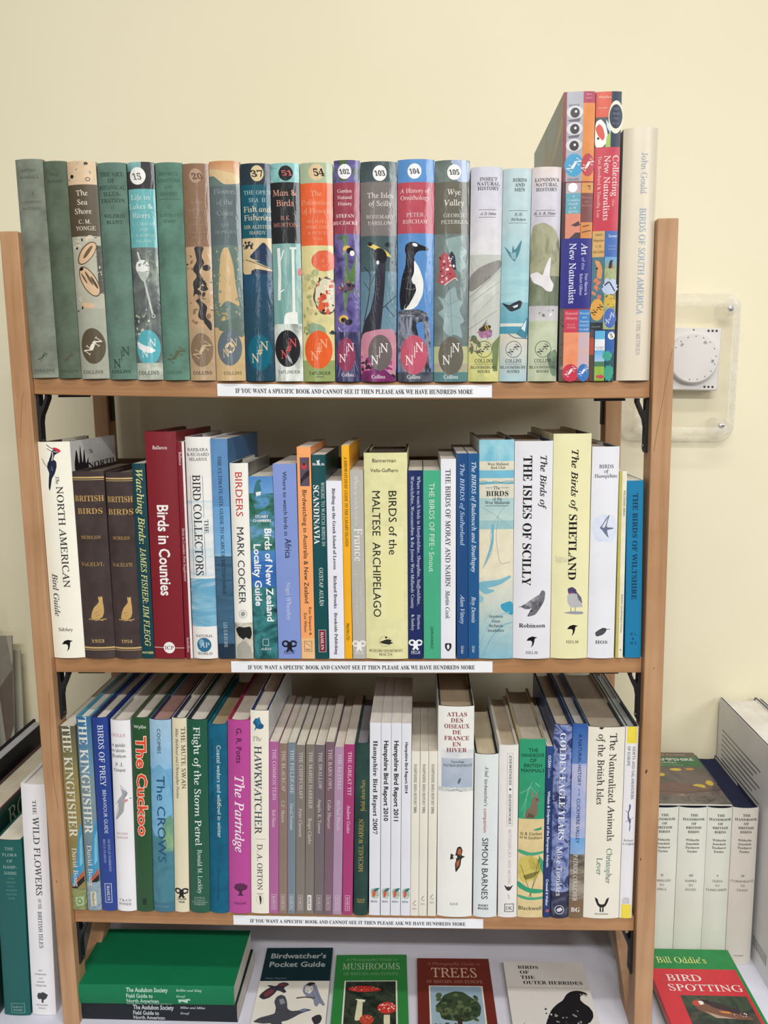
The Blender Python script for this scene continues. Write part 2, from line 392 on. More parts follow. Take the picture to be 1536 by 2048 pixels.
# ------------------------------------------------------------------ room
wm, nt, b = newmat('wall', 'cream_wall_paint')
n = noise(nt, objco(nt), 2.5, 4); nt.links.new(ramp(nt, n, [(.3, 'ebe3c4'), (.7, 'f0e8cc')]), b.inputs['Base Color']); b.inputs['Roughness'].default_value = .75
n = noise(nt, objco(nt), 160, 3); bump(nt, b, n, .08, .001)
WY = 1.172
o = MB().box(-2.6, 3.0, WY, WY+.1, 0, 2.85).out('wall_back', wm); o['kind'] = 'structure'
fm = mat('paint', '8d8378'); o = MB().box(-2.6, 3.0, -3.0, WY+.1, -.05, 0).out('floor', fm); o['kind'] = 'structure'
TZ = EZ-.745
cl, nt, b = newmat('tablecloth', 'white_paper_cloth')
n = noise(nt, objco(nt), 7, 4); nt.links.new(ramp(nt, n, [(.3, 'cdcedc'), (.7, 'd8d9e6')]), b.inputs['Base Color']); b.inputs['Roughness'].default_value = .8
bump(nt, b, noise(nt, objco(nt), 9, 3), .3, .004)
t = thing('display_table', 'long table covered with a white cloth that carries the bookcase', 'table', (0, .8, 0))
MB().box(-1.3, 1.5, -.26, WY-.8-.004, TZ-.03, TZ-.002).out('table_top', mat('paint', '8a6a48'), t)
for sx in (-1.2, 1.4):
    for sy in (-.2, .3): MB().box(sx-.02, sx+.02, sy-.02, sy+.02, .0, TZ-.03).out('leg', mat('paint', '3a3a3c'), t)
tc = MB()
tc.box(-1.31, 1.51, .53, WY-.003, TZ-.002, TZ)
# scalloped hanging front of the cloth
n0 = len(tc.v); K = 60
for i in range(K+1):
    x = -1.31+2.82*i/K; y = .53+.006*math.sin(i*1.3); tc.v += [(x, .53, TZ), (x, y-.004, TZ-.3)]
for i in range(K): tc.f.append((n0+2*i, n0+2*i+1, n0+2*i+3, n0+2*i+2))
o = tc.out('tablecloth', cl); o['label'] = 'plain white cloth spread over the display table under the bookcase'; o['category'] = 'tablecloth'

# ------------------------------------------------------------------ bookcase
wd, nt, b = newmat('wood', 'varnished_pine')
v = objco(nt, (3, 30, 60)); n = noise(nt, v, 1.2, 5, .6, .8)
v2 = objco(nt, (8, 8, 8)); n2 = noise(nt, v2, 1.5, 3)
c1 = ramp(nt, n, [(.30, '966d48'), (.50, 'aa7e55'), (.72, 'b78a61')]); mx = nd(nt, 'ShaderNodeMix', data_type='RGBA', blend_type='MULTIPLY'); mx.inputs[0].default_value = .6
nt.links.new(c1, mx.inputs[6]); nt.links.new(ramp(nt, n2, [(.35, 'e6dccf'), (.6, 'ffffff')]), mx.inputs[7]); nt.links.new(mx.outputs[2], b.inputs['Base Color'])
b.inputs['Roughness'].default_value = .5; bump(nt, b, n, .15, .0006)
wp, nt, b = newmat('woodp', 'varnished_pine_upright')
n = noise(nt, objco(nt, (60, 60, 3)), 1.2, 5, .6, .8); n2 = noise(nt, objco(nt, (8, 8, 8)), 1.5, 3)
c1 = ramp(nt, n, [(.30, 'a47d58'), (.50, 'b58c66'), (.72, 'c09873')]); mx = nd(nt, 'ShaderNodeMix', data_type='RGBA', blend_type='MULTIPLY'); mx.inputs[0].default_value = .6
nt.links.new(c1, mx.inputs[6]); nt.links.new(ramp(nt, n2, [(.35, 'e6dccf'), (.6, 'ffffff')]), mx.inputs[7]); nt.links.new(mx.outputs[2], b.inputs['Base Color'])
b.inputs['Roughness'].default_value = .5; bump(nt, b, n, .1, .0005)
D = .88; DP = .872; D2 = 1.089; PW = .0195; PWR = .0208; PD = .028
case = thing('bookcase', 'open pine bookcase of three shelves between upright posts standing on the table', 'bookcase', (-.08, .98, TZ))
bx, by, bz = case.location
def L3(x, y, z): return (x-bx, y-by, z-bz)
def xl(z): return -.4333-.00615*z
def xr(z): return .2600-.00578*z
def post(xf, y, sg):
    P = []
    for z in (-.745, .1675):
        x = xf(z); a, c = (x, x+PW) if sg > 0 else (x-PWR, x)
        P += [L3(a, y, EZ+z), L3(c, y, EZ+z), L3(c, y+PD, EZ+z), L3(a, y+PD, EZ+z)]
    MB().hexa(P).out('post', wp, case, bevel=.0012)
for y in (DP, D2): post(xl, y, 1); post(xr, y, -1)
A = Art(1000, 1000)
for pts in ([(257.5, 38), (252, 2), (246, -38), (242.5, -66)], [(-421.5, 2), (-425, -20), (-427.6, -46)], [(-417, -330), (-420, -420), (-416, -470)]): A.line('8b6645', .5, A.soft([(x+500, z+800) for x, z in pts], False))
for x, z, a, c in ((247, -418, 2.6, '4a3526'), (244.5, -522, 1.6, '5a4230'), (251, -300, 1.2, '6b5240'), (-424, -560, 1.5, '6b5240')): A.ell(x+500, z+800, a*.35, a, c, 10, a=-.2, jag=.2)
A.emit(case, lambda x, y, z: L3((x-500)*mm, DP-.0001-z*.00002, EZ+(y-800)*mm), 'card', 'grain_')
SH = [(.01284, .0054, .0029), (-.29106, -.00103, .0012), (-.59835, -.00051, .0015)]   # height, half tilt, sag
def shelf_z(k, x):
    t, q, sg = SH[k]; a = xl(t)+PW; e = xr(t)-PWR; f = (x-a)/(e-a); return EZ+t+q*(1-2*f)-sg*4*f*(1-f)
TH = .018
for k in range(3):
    t = SH[k][0]; a = xl(t)+PW+.0004; e = xr(t)-PWR-.0004; N = 16; V = []; F = []
    for i in range(N+1):
        x = a+(e-a)*i/N; z = shelf_z(k, x)
        V += [L3(x, D+.0005, z), L3(x, D2+PD-.002, z), L3(x, D2+PD-.002, z-TH), L3(x, D+.0005, z-TH)]
    for i in range(N):
        for j in range(4): F.append((4*i+j, 4*i+(j+1) % 4, 4*i+4+(j+1) % 4, 4*i+4+j))
    F += [(3, 2, 1, 0), (4*N, 4*N+1, 4*N+2, 4*N+3)]
    o = mesh('shelf', V, F, case, wd); bv = o.modifiers.new('bevel', 'BEVEL'); bv.width = .001; bv.segments = 2; bv.limit_method = 'ANGLE'
    # low stop rail at the back, above the lower two shelves
    if k == 1:
        zz = EZ-.087
        MB().box(a-bx, e-bx, D2+.006-by, D2+.018-by, zz-.045-bz, zz-bz).out('back_rail', mat('paint', '6d4f38'), case)
# paper notices glued to the shelf fronts
NT = "IF YOU WANT A SPECIFIC BOOK AND CANNOT SEE IT THEN PLEASE ASK WE HAVE HUNDREDS MORE"
NOTICE = [(-0.2147, 0.0753, 0.0032, 0.0132, 0.0673, 0.9309), (-0.2114, 0.0783, 0.0036, 0.0128, 0.065, 0.9331), (-0.2205, 0.0701, 0.0042, 0.0118, 0.068, 0.93)]
for k, (xa, xb, dz, hh, ta, tb) in enumerate(NOTICE):
    W = (xb-xa)*1000; za = shelf_z(k, xa)-dz; zb = shelf_z(k, xb)-dz; V = []; F = []; N = 12
    def np_(x, y, z, xa=xa, k=k, dz=dz, hh=hh):
        X = xa+x*mm; return L3(X, D-.0006-z*.0001, shelf_z(k, X)-dz-hh+y*mm)
    for i in range(N+1):
        X = xa+(xb-xa)*i/N; z = shelf_z(k, X)-dz
        V += [L3(X, D-.0006, z), L3(X, D-.0006, z-hh), L3(X, D, z-hh), L3(X, D, z)]
    for i in range(N):
        for j in range(4): F.append((4*i+j, 4*i+(j+1) % 4, 4*i+4+(j+1) % 4, 4*i+4+j))
    F += [(3, 2, 1, 0), (4*N, 4*N+1, 4*N+2, 4*N+3)]
    nb = mesh('paper_notice', V, F, case, mat('card', 'e9ebef')); nb['label'] = 'white paper strip with one line of bold capitals'
    A = Art(W, hh*1000); A.text('b', NT, (ta+tb)/2*W, hh*1000*.47, 4.7 if k < 2 else 4.3, '17171a', (tb-ta)*W); A.emit(nb, np_, 'card', 'notice_')
# black iron brackets under the shelves
bm = mat('paint', '16161a')
def bracket(x, sg, y, z, name='bracket', flat=False):
    # flat bar on the post, hooking over to the shelf underside; profile in x-z, swept in y
    R = [(0, 0), (.003, 0), (.003, -.012), (.0075, -.0125), (.014, -.003), (.014, 0), (.019, 0), (.019, -.004), (.010, -.0165), (.0055, -.022), (.003, -.030), (.003, -.054), (.0015, -.057), (0, -.057)]
    if flat: R = [(0, 0), (.0025, 0), (.0025, -.036), (0, -.036)]
    M_ = MB(); ring = [(x+sg*(a if a <= .003 else .003+(a-.003)*.6)-bx, z+c-bz) for a, c in R]
    if sg < 0: ring = ring[::-1]
    k = len(ring); y0, y1 = y-by, y+.011-by
    M_.v = [(a, y0, c) for a, c in ring]+[(a, y1, c) for a, c in ring]
    T = tessellate_polygon([[Vector((a, c, 0)) for a, c in ring]])
    M_.f = [tuple(t) for t in T]+[tuple(k+i for i in t[::-1]) for t in T]+[(i, (i+1) % k, k+(i+1) % k, k+i) for i in range(k)]
    o = M_.out(name, bm, case)
    if flat: return
    MB().prism([(y+.0055-by+.0022*math.cos(i*math.pi/4), z-.050-bz+.0022*math.sin(i*math.pi/4)) for i in range(8)], x+sg*.003-bx, x+sg*.0042-bx, 0).out('screw', mat('metal', '77777c'), o)
for k in range(3):
    t = SH[k][0]
    for y in (D+.004, D2+.008):
        bracket(xl(t-.03)+PW+.0002, 1, y, shelf_z(k, xl(t)+PW)-TH-.0004, flat=y > 1); bracket(xr(t-.03)-PWR-.0002, -1, y, shelf_z(k, xr(t)-PWR)-TH-.0004, flat=y > 1)
    for sg, xx in ((1, xl(t)+PW+.024), (-1, xr(t)-PWR-.024)):
        z0 = shelf_z(k, xx)-TH
        MB().box(min(xx, xx+sg*.03)-bx, max(xx, xx+sg*.03)-bx, D+.006-by, D+.02-by, z0-.0028-bz, z0-.0002-bz).out('bracket_plate', bm, case)
# slanting braces from the back posts to the feet of the front posts
for xf, sg in ((xl, 1), (xr, -1)):
    x0 = xf(-.65)+sg*(PW+.0005 if sg < 0 else PW+.0005); a, c = sorted((x0, x0-sg*.021)); a, c = (a, c)
    a, c = (xf(-.65)+.001, xf(-.65)+PW-.001) if sg > 0 else (xf(-.65)-PWR+.001, xf(-.65)-.001)
    P = []
    for y, z in ((.9015, -.744), (1.055, -.6)):
        P += [L3(a, y-.0, EZ+z), L3(c, y-.0, EZ+z), L3(c, y+.03, EZ+z), L3(a, y+.03, EZ+z)]
    MB().hexa(P).out('brace', wp, case)

G = {'t1': (-413.3, 28.59, 221.6, -0.55), 't2': (-384.23, 24.03, 219.9, -0.55), 't3': (-359.86, 30.07, 220.2, -0.5), 't4': (-329.44, 29.67, 218.9, -0.15), 't5': (-299.42, 27.7, 219.6, 0.18), 't6': (-271.38, 27.87, 219.2, 0.38), 't7': (-242.62, 27.04, 218.3, 0.24), 't8': (-214.98, 31.16, 220.8, 0.18), 't9': (-183.27, 30.38, 218.4, 0.31), 't10': (-152.18, 29.55, 218.6, 0.21), 't11': (-122.28, 33.2, 218.8, 0.33), 't12': (-88.73, 26.31, 221.0, 0.66), 't13': (-62.07, 37.3, 219.4, 0.75), 't14': (-23.36, 37.29, 221.2, 0.48), 't15': (14.53, 35.26, 219.9, 0.41), 't16': (50.14, 32.0, 213.0, 0.67), 't17': (82.49, 28.38, 211.1, 0.69), 't18': (112.07, 29.71, 212.1, 0.46), 't19': (143.89, 30.94, 282.8, -0.01), 't20': (175.19, 25.15, 282.1, 0.05), 't21': (203.89, 33.9, 247.4, 0.0), 'm1': (-411.27, 35.22, 241.4, -0.42), 'm2': (-375.56, 34.35, 209.3, -0.36), 'm3': (-340.86, 29.77, 208.1, 0.07), 'm4': (-310.74, 14.01, 217.7, 0.09), 'm5': (-296.38, 33.67, 251.4, 0.41), 'm6': (-261.48, 7.97, 240.5, 0.2), 'm7': (-253.16, 27.44, 245.7, 0.32), 'm8': (-224.27, 18.13, 243.4, 0.06), 'm9': (-205.64, 20.01, 217.2, 0.27), 'm10': (-184.38, 26.15, 202.9, 0.02), 'm11': (-157.54, 25.19, 216.1, -0.07), 'm12': (-132.0, 14.86, 234.0, 0.14), 'm13': (-116.79, 14.78, 225.5, 0.24), 'm14': (-101.14, 16.78, 197.3, 0.09), 'm15': (-83.94, 8.14, 235.1, 0.07), 'm16': (-75.03, 14.27, 208.4, -0.04), 'm17': (-60.4, 46.15, 226.9, 0.09), 'm18': (-13.9, 15.88, 207.7, 0.2), 'm19': (2.96, 18.34, 207.5, 0.02), 'm20': (21.65, 16.04, 219.5, 0.04), 'm21': (39.29, 12.07, 225.1, -0.23), 'm22': (51.88, 11.12, 224.9, -0.27), 'm23': (63.35, 36.69, 239.0, -0.24), 'm24': (100.39, 40.14, 237.1, -0.16), 'm25': (141.16, 39.5, 244.1, -0.22), 'm26': (181.01, 28.46, 230.0, -0.08), 'm27': (211.05, 7.78, 203.7, -0.42), 'm28': (221.35, 16.95, 193.5, -1.07), 'b1': (-409.7, 17.13, 226.3, -0.21), 'b2': (-392.23, 16.68, 237.8, 0.3), 'b3': (-375.2, 17.98, 236.9, 0.54), 'b4': (-356.88, 22.58, 234.2, 1.25), 'b5': (-333.96, 19.58, 237.5, 1.61), 'b6': (-314.02, 24.89, 235.3, 1.67), 'b7': (-288.5, 16.57, 237.4, 1.82), 'b8': (-270.56, 23.18, 235.8, 1.57), 'b9': (-247.02, 21.71, 230.2, 1.65), 'b10': (-224.96, 25.75, 235.7, 1.73), 'b11': (-198.6, 20.63, 247.1, 1.68), 'b12': (-177.61, 10.77, 210.4, 1.74), 'b13': (-166.32, 9.61, 208.5, 1.69), 'b14': (-156.16, 9.05, 209.7, 1.64), 'b15': (-146.51, 10.29, 206.8, 1.57), 'b16': (-135.87, 9.97, 207.5, 1.73), 'b17': (-125.33, 11.11, 207.0, 1.67), 'b18': (-113.87, 9.74, 210.7, 1.8), 'b19': (-103.78, 10.41, 204.8, 1.84), 'b20': (-92.48, 11.66, 207.9, 1.69), 'b21': (-79.4, 16.17, 209.1, 1.4), 'b22': (-61.41, 12.37, 233.6, 1.0), 'b23': (-48.24, 10.99, 233.4, 0.89), 'b24': (-36.62, 11.16, 233.4, 0.82), 'b25': (-24.83, 10.79, 232.9, 0.75), 'b26': (-13.7, 9.17, 200.2, 0.8), 'b27': (-4.18, 9.25, 200.3, 0.84), 'b28': (5.97, 9.72, 200.3, 0.69), 'b29': (16.96, 39.78, 253.1, 0.42), 'b30': (58.46, 26.69, 197.4, 0.29), 'b31': (86.78, 21.36, 208.0, -0.08), 'b32': (108.62, 28.82, 215.3, 0.12), 'b33': (138.22, 7.59, 206.5, 0.06), 'b34': (146.54, 20.12, 232.0, -0.02), 'b35': (167.14, 16.31, 232.7, 0.0), 'b36': (183.8, 40.27, 229.0, 0.1), 'b37': (224.41, 14.01, 229.5, 0.12)}
# ------------------------------------------------------------------ the books: geometry table G (x, w, h, lean in mm/deg) and their printed spines
def hash_(s): return sum(ord(c)*(7+j) for j, c in enumerate(s))
K = '1d1d22'; Wt = 'f2f2ee'
def nn(v, z, c, st=0, u=.52): return ('NN', u, v, z, c, st)
B = []
def bk(i, typ, label, art=(), **k): B.append((i, typ, label, art, k))
TOP = 'books on the top shelf'; MID = 'books on the middle shelf'; BOT = 'books on the bottom shelf'
# ---- top shelf
bk('t1', 'hc', 'faded grey-green clothbound book, leftmost on the top shelf', [('m', 'r', 'BRITISH|MAMMALS', .5, .05, .03, 2.6, '5f6354'), ('E', .6, .155, 1.2, 1.4, '5d6152'), ('m', 'r', 'L. HARRISON|MATTHEWS', .5, .19, .03, 2.3, '62665a'),
   ('NN', .5, .9, 8, '55544a', 3), ('h', 'r', 'COLLINS', .5, .965, 2.6, '4f5348', .75), ('R', .02, .985, .98, 1, '8d9283')], case='73776a', c2='7c8578', d=158, s=3.2)
bk('t2', 'hc', 'dark olive clothbound book second from the left on the top shelf', [('NN', .55, .9, 8, '5f5337', 3), ('h', 'r', 'COLLINS', .5, .965, 2.4, '46503f', .8), ('m', 'r', 'WILD|FLOWERS', .5, .06, .03, 2.3, '4a5243')], case='55604f', c2='5a6858', d=157)
bk('t3', 'hj', 'book on the sea shore with shell artwork and brown title panel', [('R', 0, 0, 1, 1, 'a6a899'), ('R', 0, 0, 1, .105, 'd8bd9c'), ('S', .05, .01, .95, .1, 8, 1.6, ['9aa08e', 'b9b79f']), ('E', .18, .068, 2, 2, '25221f', 0, .2), ('E', .7, .012, 2.2, 1.4, '25221f', 0, .2), ('Q', .73, .082, 2, 1.7, '25221f', .7),
   ('R', 0, .105, 1, .338, '584d3c'), ('m', 'r', 'The|Sea|Shore', .5, .143, .041, 5.2, 'e6dccb'), ('m', 'r', 'C. M.|YONGE', .54, .272, .03, 4, 'e6dccb'),
   ('R', 0, .338, 1, .67, 'b3b2a0'), ('S', 0, .34, 1, .40, 16, 2.4, ['22201e', 'cfc6ae', '7d7b69']), ('R', .85, .38, 1, .60, '4b4942'), ('S', .8, .38, 1, .6, 22, 1.2, ['6d6b5f', 'b3b2a0']),
   ('E', .53, .415, 14, 6.6, '5a4a38', 50), ('E', .54, .415, 12.8, 5.6, 'd6b592', 50), ('E', .57, .41, 8, 1.8, '6b5740', 52), ('E', .55, .545, 17, 8, '5a4a38', -62), ('E', .55, .545, 15.8, 7, 'd6b592', -62), ('E', .38, .53, 6, 1, '6b5740', -60), ('E', .55, .53, 8, 1.3, '6b5740', -62), ('E', .72, .55, 7, 1.3, '4c4032', -62), ('E', .3, .487, 2.4, 1.6, '201c1a', 20), ('E', .45, .655, 7, 3, 'd6b592', -10, .2),
   ('S', .05, .60, .3, .68, 6, 1.5, ['26231f', 'cfc9b4']), ('E', .52, .845, 13.0, 18.5, '5b5140'), ('NN', .52, .845, 15, 'e9e2d2', 3), ('h', 'r', 'COLLINS', .45, .967, 3.2, '54503f', .72)], col='a6a899', d=156, kind='jacket')
bk('t4', 'hc', 'sage green clothbound book on botanical illustration', [('m', 'b', 'THE ART|OF|BOTANICAL|ILLUS-|TRATION', .5, .052, .0295, 3.9, '3c524a'), ('L', '3c524a', .4, [.5, .195, .56, .203, .5, .211, .44, .203, .5, .195]), ('m', 'b', 'WILFRID|BLUNT', .53, .24, .028, 3.5, '3c524a'), ('NN', .5, .895, 17, '2f443c', 0), ('h', 'b', 'COLLINS', .45, .962, 3.3, '2f443c', .68)], case='5d776b', c2='627f72', d=157)
bk('t5', 'hj', 'book on life in lakes and rivers with turquoise panel and fishing float', [('N', 0, 0, 1, 1, ['3f4243', '54585a', '6f7874', 'a9b3a2'], 34, (1, 1, .7)), ('R', 0, 0, 1, .12, '3f3c3f'), ('N', 0, 0, .55, .04, ['8fc1bf', '5c7f80'], 60), ('E', .4, .062, 8.4, 8.6, 'eeeeea'), ('h', 'r', '15', .37, .064, 6.3, '77777a', .36),
   ('R', 0, .12, 1, .384, '6fb3b6'), ('m', 'r', 'Life in|Lakes &|Rivers', .46, .157, .041, 5.2, 'cfe6e4'), ('m', 'r', 'T. T. MACAN|AND|E. B. WORTH-|INGTON', .52, .278, .026, 2.8, 'b7dad9'),
   ('L', 'dfe3dd', 1.8, [.26, .405, .40, .47]), ('E', .42, .475, 7.3, 7.6, 'eceeea'), ('P', 'b9c0b8', [.18, .49, .7, .49, .56, .53, .48, .545, .34, .53]), ('E', .42, .468, 7.0, 6, 'eceeea'), ('L', 'c3c8c0', 2.0, [.47, .53, .58, .60, .72, .69]), ('Q', .75, .70, 1.5, 1.6, 'c3c8c0', .8),
   ('S', .3, .40, 1, .50, 26, 1.4, ['8f978c', '6d736d']), ('S', 0, .66, .6, .82, 40, 1.6, ['a4ae95', 'c6cdb8', '5e645c']), ('E', .5, .848, 12.6, 18.5, '5cb0bb'), ('P', 'e9ecec', [.05, .815, .35, .838, .6, .845, .8, .862, .6, .875, .35, .868, .1, .85]), ('NN', .52, .85, 15, 'e9ecec', 0), ('N', 0, .92, 1, 1, ['c9cfc0', '9aa294'], 120), ('h', 'r', 'COLLINS', .46, .967, 3.6, '1f2322', .8)], col='4d5152', kind='sleeve')
bk('t6', 'hc', 'bright sage clothbound book with worn dark lettering left of the brown one', [('m', 'r', 'BRITAIN\'S|STRUCTURE|AND|SCENERY', .5, .05, .03, 2.8, '46675a'), ('R', .1, .163, .9, .166, '46675a'), ('L', '46675a', .4, [.5, .19, .56, .198, .5, .206, .44, .198, .5, .19]), ('m', 'r', 'L. DUDLEY|STAMP', .5, .235, .028, 2.6, '46675a'), ('NN', .55, .88, 14, '5f6146', 3), ('h', 'r', 'COLLINS', .45, .962, 2.8, '44604f', .6)], case='5a7b6d', c2='5f8575', d=157)
bk('t7', 'hj', 'brown jacketed book number 20 with black blotched artwork', [('R', 0, 0, 1, 1, 'b79d7d'), ('R', 0, 0, 1, .375, '8d705a'), ('E', .52, .055, 6.6, 7, 'b39580'), ('h', 'r', '20', .57, .057, 5.6, '6d5443', .42), ('m', 'r', 'British|Amphibians|and|Reptiles', .5, .175, .033, 3, 'a98d77'), ('m', 'r', 'MALCOLM|SMITH', .5, .31, .025, 2.4, 'a98d77'), ('R', .0, .375, 1, .75, 'c0a07e'),
   ('P', '3a3836', [.35, .375, .75, .375, .62, .42, .75, .45, .5, .49, .7, .53, .55, .56, .3, .58, .25, .54, .45, .51, .25, .48, .45, .44, .4, .41]), ('P', '3a3836', [.3, .56, .6, .585, .5, .62, .8, .65, .7, .70, .95, .73, .9, .77, .6, .72, .4, .70, .5, .65, .25, .61]), ('S', .6, .40, .95, .68, 7, 3.2, ['3a3836']), ('S', .05, .40, .3, .70, 7, 2.4, ['3a3836', '8d705a']), ('S', .05, .58, .95, .76, 12, 3, ['8b7058', 'b79a79']),
   ('E', .5, .855, 12, 17.5, '86705a'), ('NN', .52, .855, 15, 'c9b08f', 3), ('h', 'r', 'COLLINS', .5, .963, 3.4, '43382c', .74)], col='a58a6c', kind='sleeve')
bk('t8', 'hj', 'book on coastal flowers with tall sandy rock on blue-grey', [('N', 0, 0, 1, 1, ['5e7068', '697d76', '5b6d6f'], 30), ('R', 0, .0, 1, .065, 'c98e63', 'd9b48a'), ('P', 'd6bd92', [0, .03, 1, .06, 1, .1, .5, .105, .2, .07, 0, .05]), ('R', 0, .11, 1, .375, '626f72'), ('m', 'r', 'Flowers|of the|Coast', .5, .135, .048, 5, '97a09c'), ('m', 'r', 'IAN|HEPBURN', .5, .285, .031, 3.2, '97a09c'),
   ('P', 'cfb284', [.42, .385, .58, .385, .72, .46, .78, .56, .9, .655, .7, .64, .45, .625, .2, .66, .18, .60, .24, .5, .3, .42]), ('S', 0, .38, .25, .8, 30, 1.4, ['8b947d', '6f7f76', 'b0a883']), ('S', .75, .38, 1, .8, 22, 1.3, ['8b947d', 'a9a17e']), ('S', .1, .66, .5, .74, 16, 2, ['8f8a60', 'b9a873']), ('R', 0, .75, 1, 1, 'cdb183'), ('P', '65766f', [.3, .72, 1, .70, 1, .80, .6, .78, .1, .76]),
   ('E', .5, .845, 13, 18.5, '66737a'), ('NN', .52, .845, 15, 'dbc199', 0), ('E', .52, .845, 5.2, 5.4, 'dbc199'), ('P', '5e6b6c', [.52, .825, .58, .843, .68, .845, .6, .852, .62, .865, .52, .857, .42, .865, .44, .852, .36, .845, .46, .843]), ('h', 'r', 'COLLINS', .58, .963, 3.2, '5a4c36', .6)], col='66766f', kind='sleeve')
bk('t9', 'hj', 'deep blue book on the open sea and its fisheries, number 37', [('R', 0, 0, 1, 1, '2f4f63', '24485b'), ('R', 0, 0, 1, .095, '2c3a44'), ('E', .58, .045, 6.7, 7.8, 'd8c398'), ('h', 'r', '37', .56, .046, 6.2, '2c3234', .4), ('R', 0, .095, 1, .335, '1c596b'), ('m', 'r', 'THE OPEN|SEA  II', .56, .13, .034, 3.8, 'a9c2c0'), ('m', 'r', 'Fish and|Fisheries', .55, .205, .038, 5.4, 'dccfae'), ('m', 'r', 'SIR ALISTER|HARDY', .55, .285, .026, 3.4, 'c9c7ae'),
   ('R', 0, .335, 1, .44, 'd3bb90'), ('P', '2b3c56', [.75, .35, 1, .40, 1, .455, .2, .425, .5, .385]), ('S', 0, .35, .4, .385, 16, 1.4, ['2b3338']), ('P', '2b3c56', [0, .43, 1, .475, 1, .50, 0, .50]), ('P', 'd3bb90', [0, .43, .15, .425, 1, .475, 1, .487, .45, .475, .3, .485, .3, .50, 0, .50]), ('L', '3a3229', .7, [.1, .432, 1, .478]),
   ('R', 0, .50, 1, .66, '27506b', '2b4a60'), ('E', .52, .865, 12.6, 18.5, '15647a'), nn(.862, 17, 'd8c6a2', 1)], col='27485c', kind='sleeve')
bk('t10', 'hj', 'book on man and birds, black panel over pale tree trunks', [('N', 0, 0, 1, 1, ['5c8e8c', '78a49f', '9bb9b0'], 25, (2.5, 2.5, .3)), ('N', 0, 0, 1, .085, ['5fa3a6', '8cc0bd', '3f7f86'], 50), ('E', .55, .045, 7.3, 7.4, '2a282b'), ('h', 'r', '51', .6, .045, 5, 'c96b64', .4), ('R', 0, .085, 1, .36, '2a2a2d'), ('m', 'r', 'Man &|Birds', .5, .132, .046, 6, 'd59c85'), ('m', 'r', 'R K|MURTON', .5, .245, .031, 4, 'bf8070'),
   ('L', 'e6ebe4', 3.2, [.24, .38, .26, .5, .22, .62]), ('L', 'e6ebe4', 1.2, [.26, .45, .42, .39]), ('L', 'e6ebe4', 1.2, [.25, .585, .4, .57]), ('L', 'e6ebe4', 2.8, [.74, .38, .73, .72]), ('R', .63, .377, .85, .386, 'e6ebe4'), ('P', 'e6ebe4', [.4, .68, .85, .67, .85, .71, .9, .76, .35, .76]), ('N', 0, .73, 1, 1, ['7c857f', 'c5ccc4', 'e6eae4'], 110, (1, 1, .4)), ('E', .95, .49, 2, 4, 'b5504c'),
   ('E', .47, .845, 13.4, 19, '262629'), nn(.845, 16, 'd85a5c', 1), ('P', 'a9afae', [.45, .87, .6, .895, .65, .92, .5, .90]), ('h', 'r', 'TAPLINGER', .5, .955, 3, '3a3d3b', .8)], col='86a8a2', kind='sleeve')
bk('t11', 'hj', 'orange-panelled book on the pollination of flowers, number 54', [('N', 0, 0, 1, 1, ['c9bd84', 'd8cc94', 'b5b98a'], 22), ('R', 0, 0, 1, .09, 'a9b99b'), ('E', .52, .042, 8, 7.9, 'dcc39b'), ('h', 'r', '54', .6, .043, 7, '24211f', .36), ('R', 0, .09, 1, .37, 'e4673d'), ('m', 'r', 'The|Pollination|of Flowers', .5, .137, .039, 5, 'f0a582'), ('m', 'r', 'MICHAEL|PROCTOR|& PETER|YEO', .52, .262, .026, 3.2, 'f0a07c'),
   ('E', .72, .44, 13, 10.5, 'dd6645', 0, .03), ('S', .6, .41, .95, .48, 12, 1, ['c9543a', 'e58a63']), ('E', .78, .60, 13.6, 19, '5b4a3d', 0, .05), ('E', .78, .60, 12, 17.4, 'd9d2b6', 0, .05), ('S', .5, .52, .98, .68, 13, 3.6, ['d8603f', 'c94f37']), ('S', .5, .52, .98, .68, 14, 1.3, ['2f2522', 'efe6cf']),
   ('S', .02, .46, .5, .80, 26, 3, ['b3b687', 'a4a973', 'cdbf86']), ('S', .05, .68, .5, .78, 10, 2.4, ['7f8c62', '8fa07a']), ('P', '8fa88b', [.25, .72, .7, .74, .8, .80, .4, .82, .2, .78]), ('E', .95, .77, 3, 2, '2a3040', 0, .3), ('R', 0, .9, 1, 1, '96a66a'), ('E', .5, .85, 14.5, 19.6, 'e4622f'), nn(.85, 17, 'f0b890', 1), ('h', 'r', 'TAPLINGER', .53, .96, 3.2, '2b2a22', .68), ('h', 's', 'offset', .53, .977, 1.4, '3b3a30', .26)], col='cfc189', kind='sleeve')
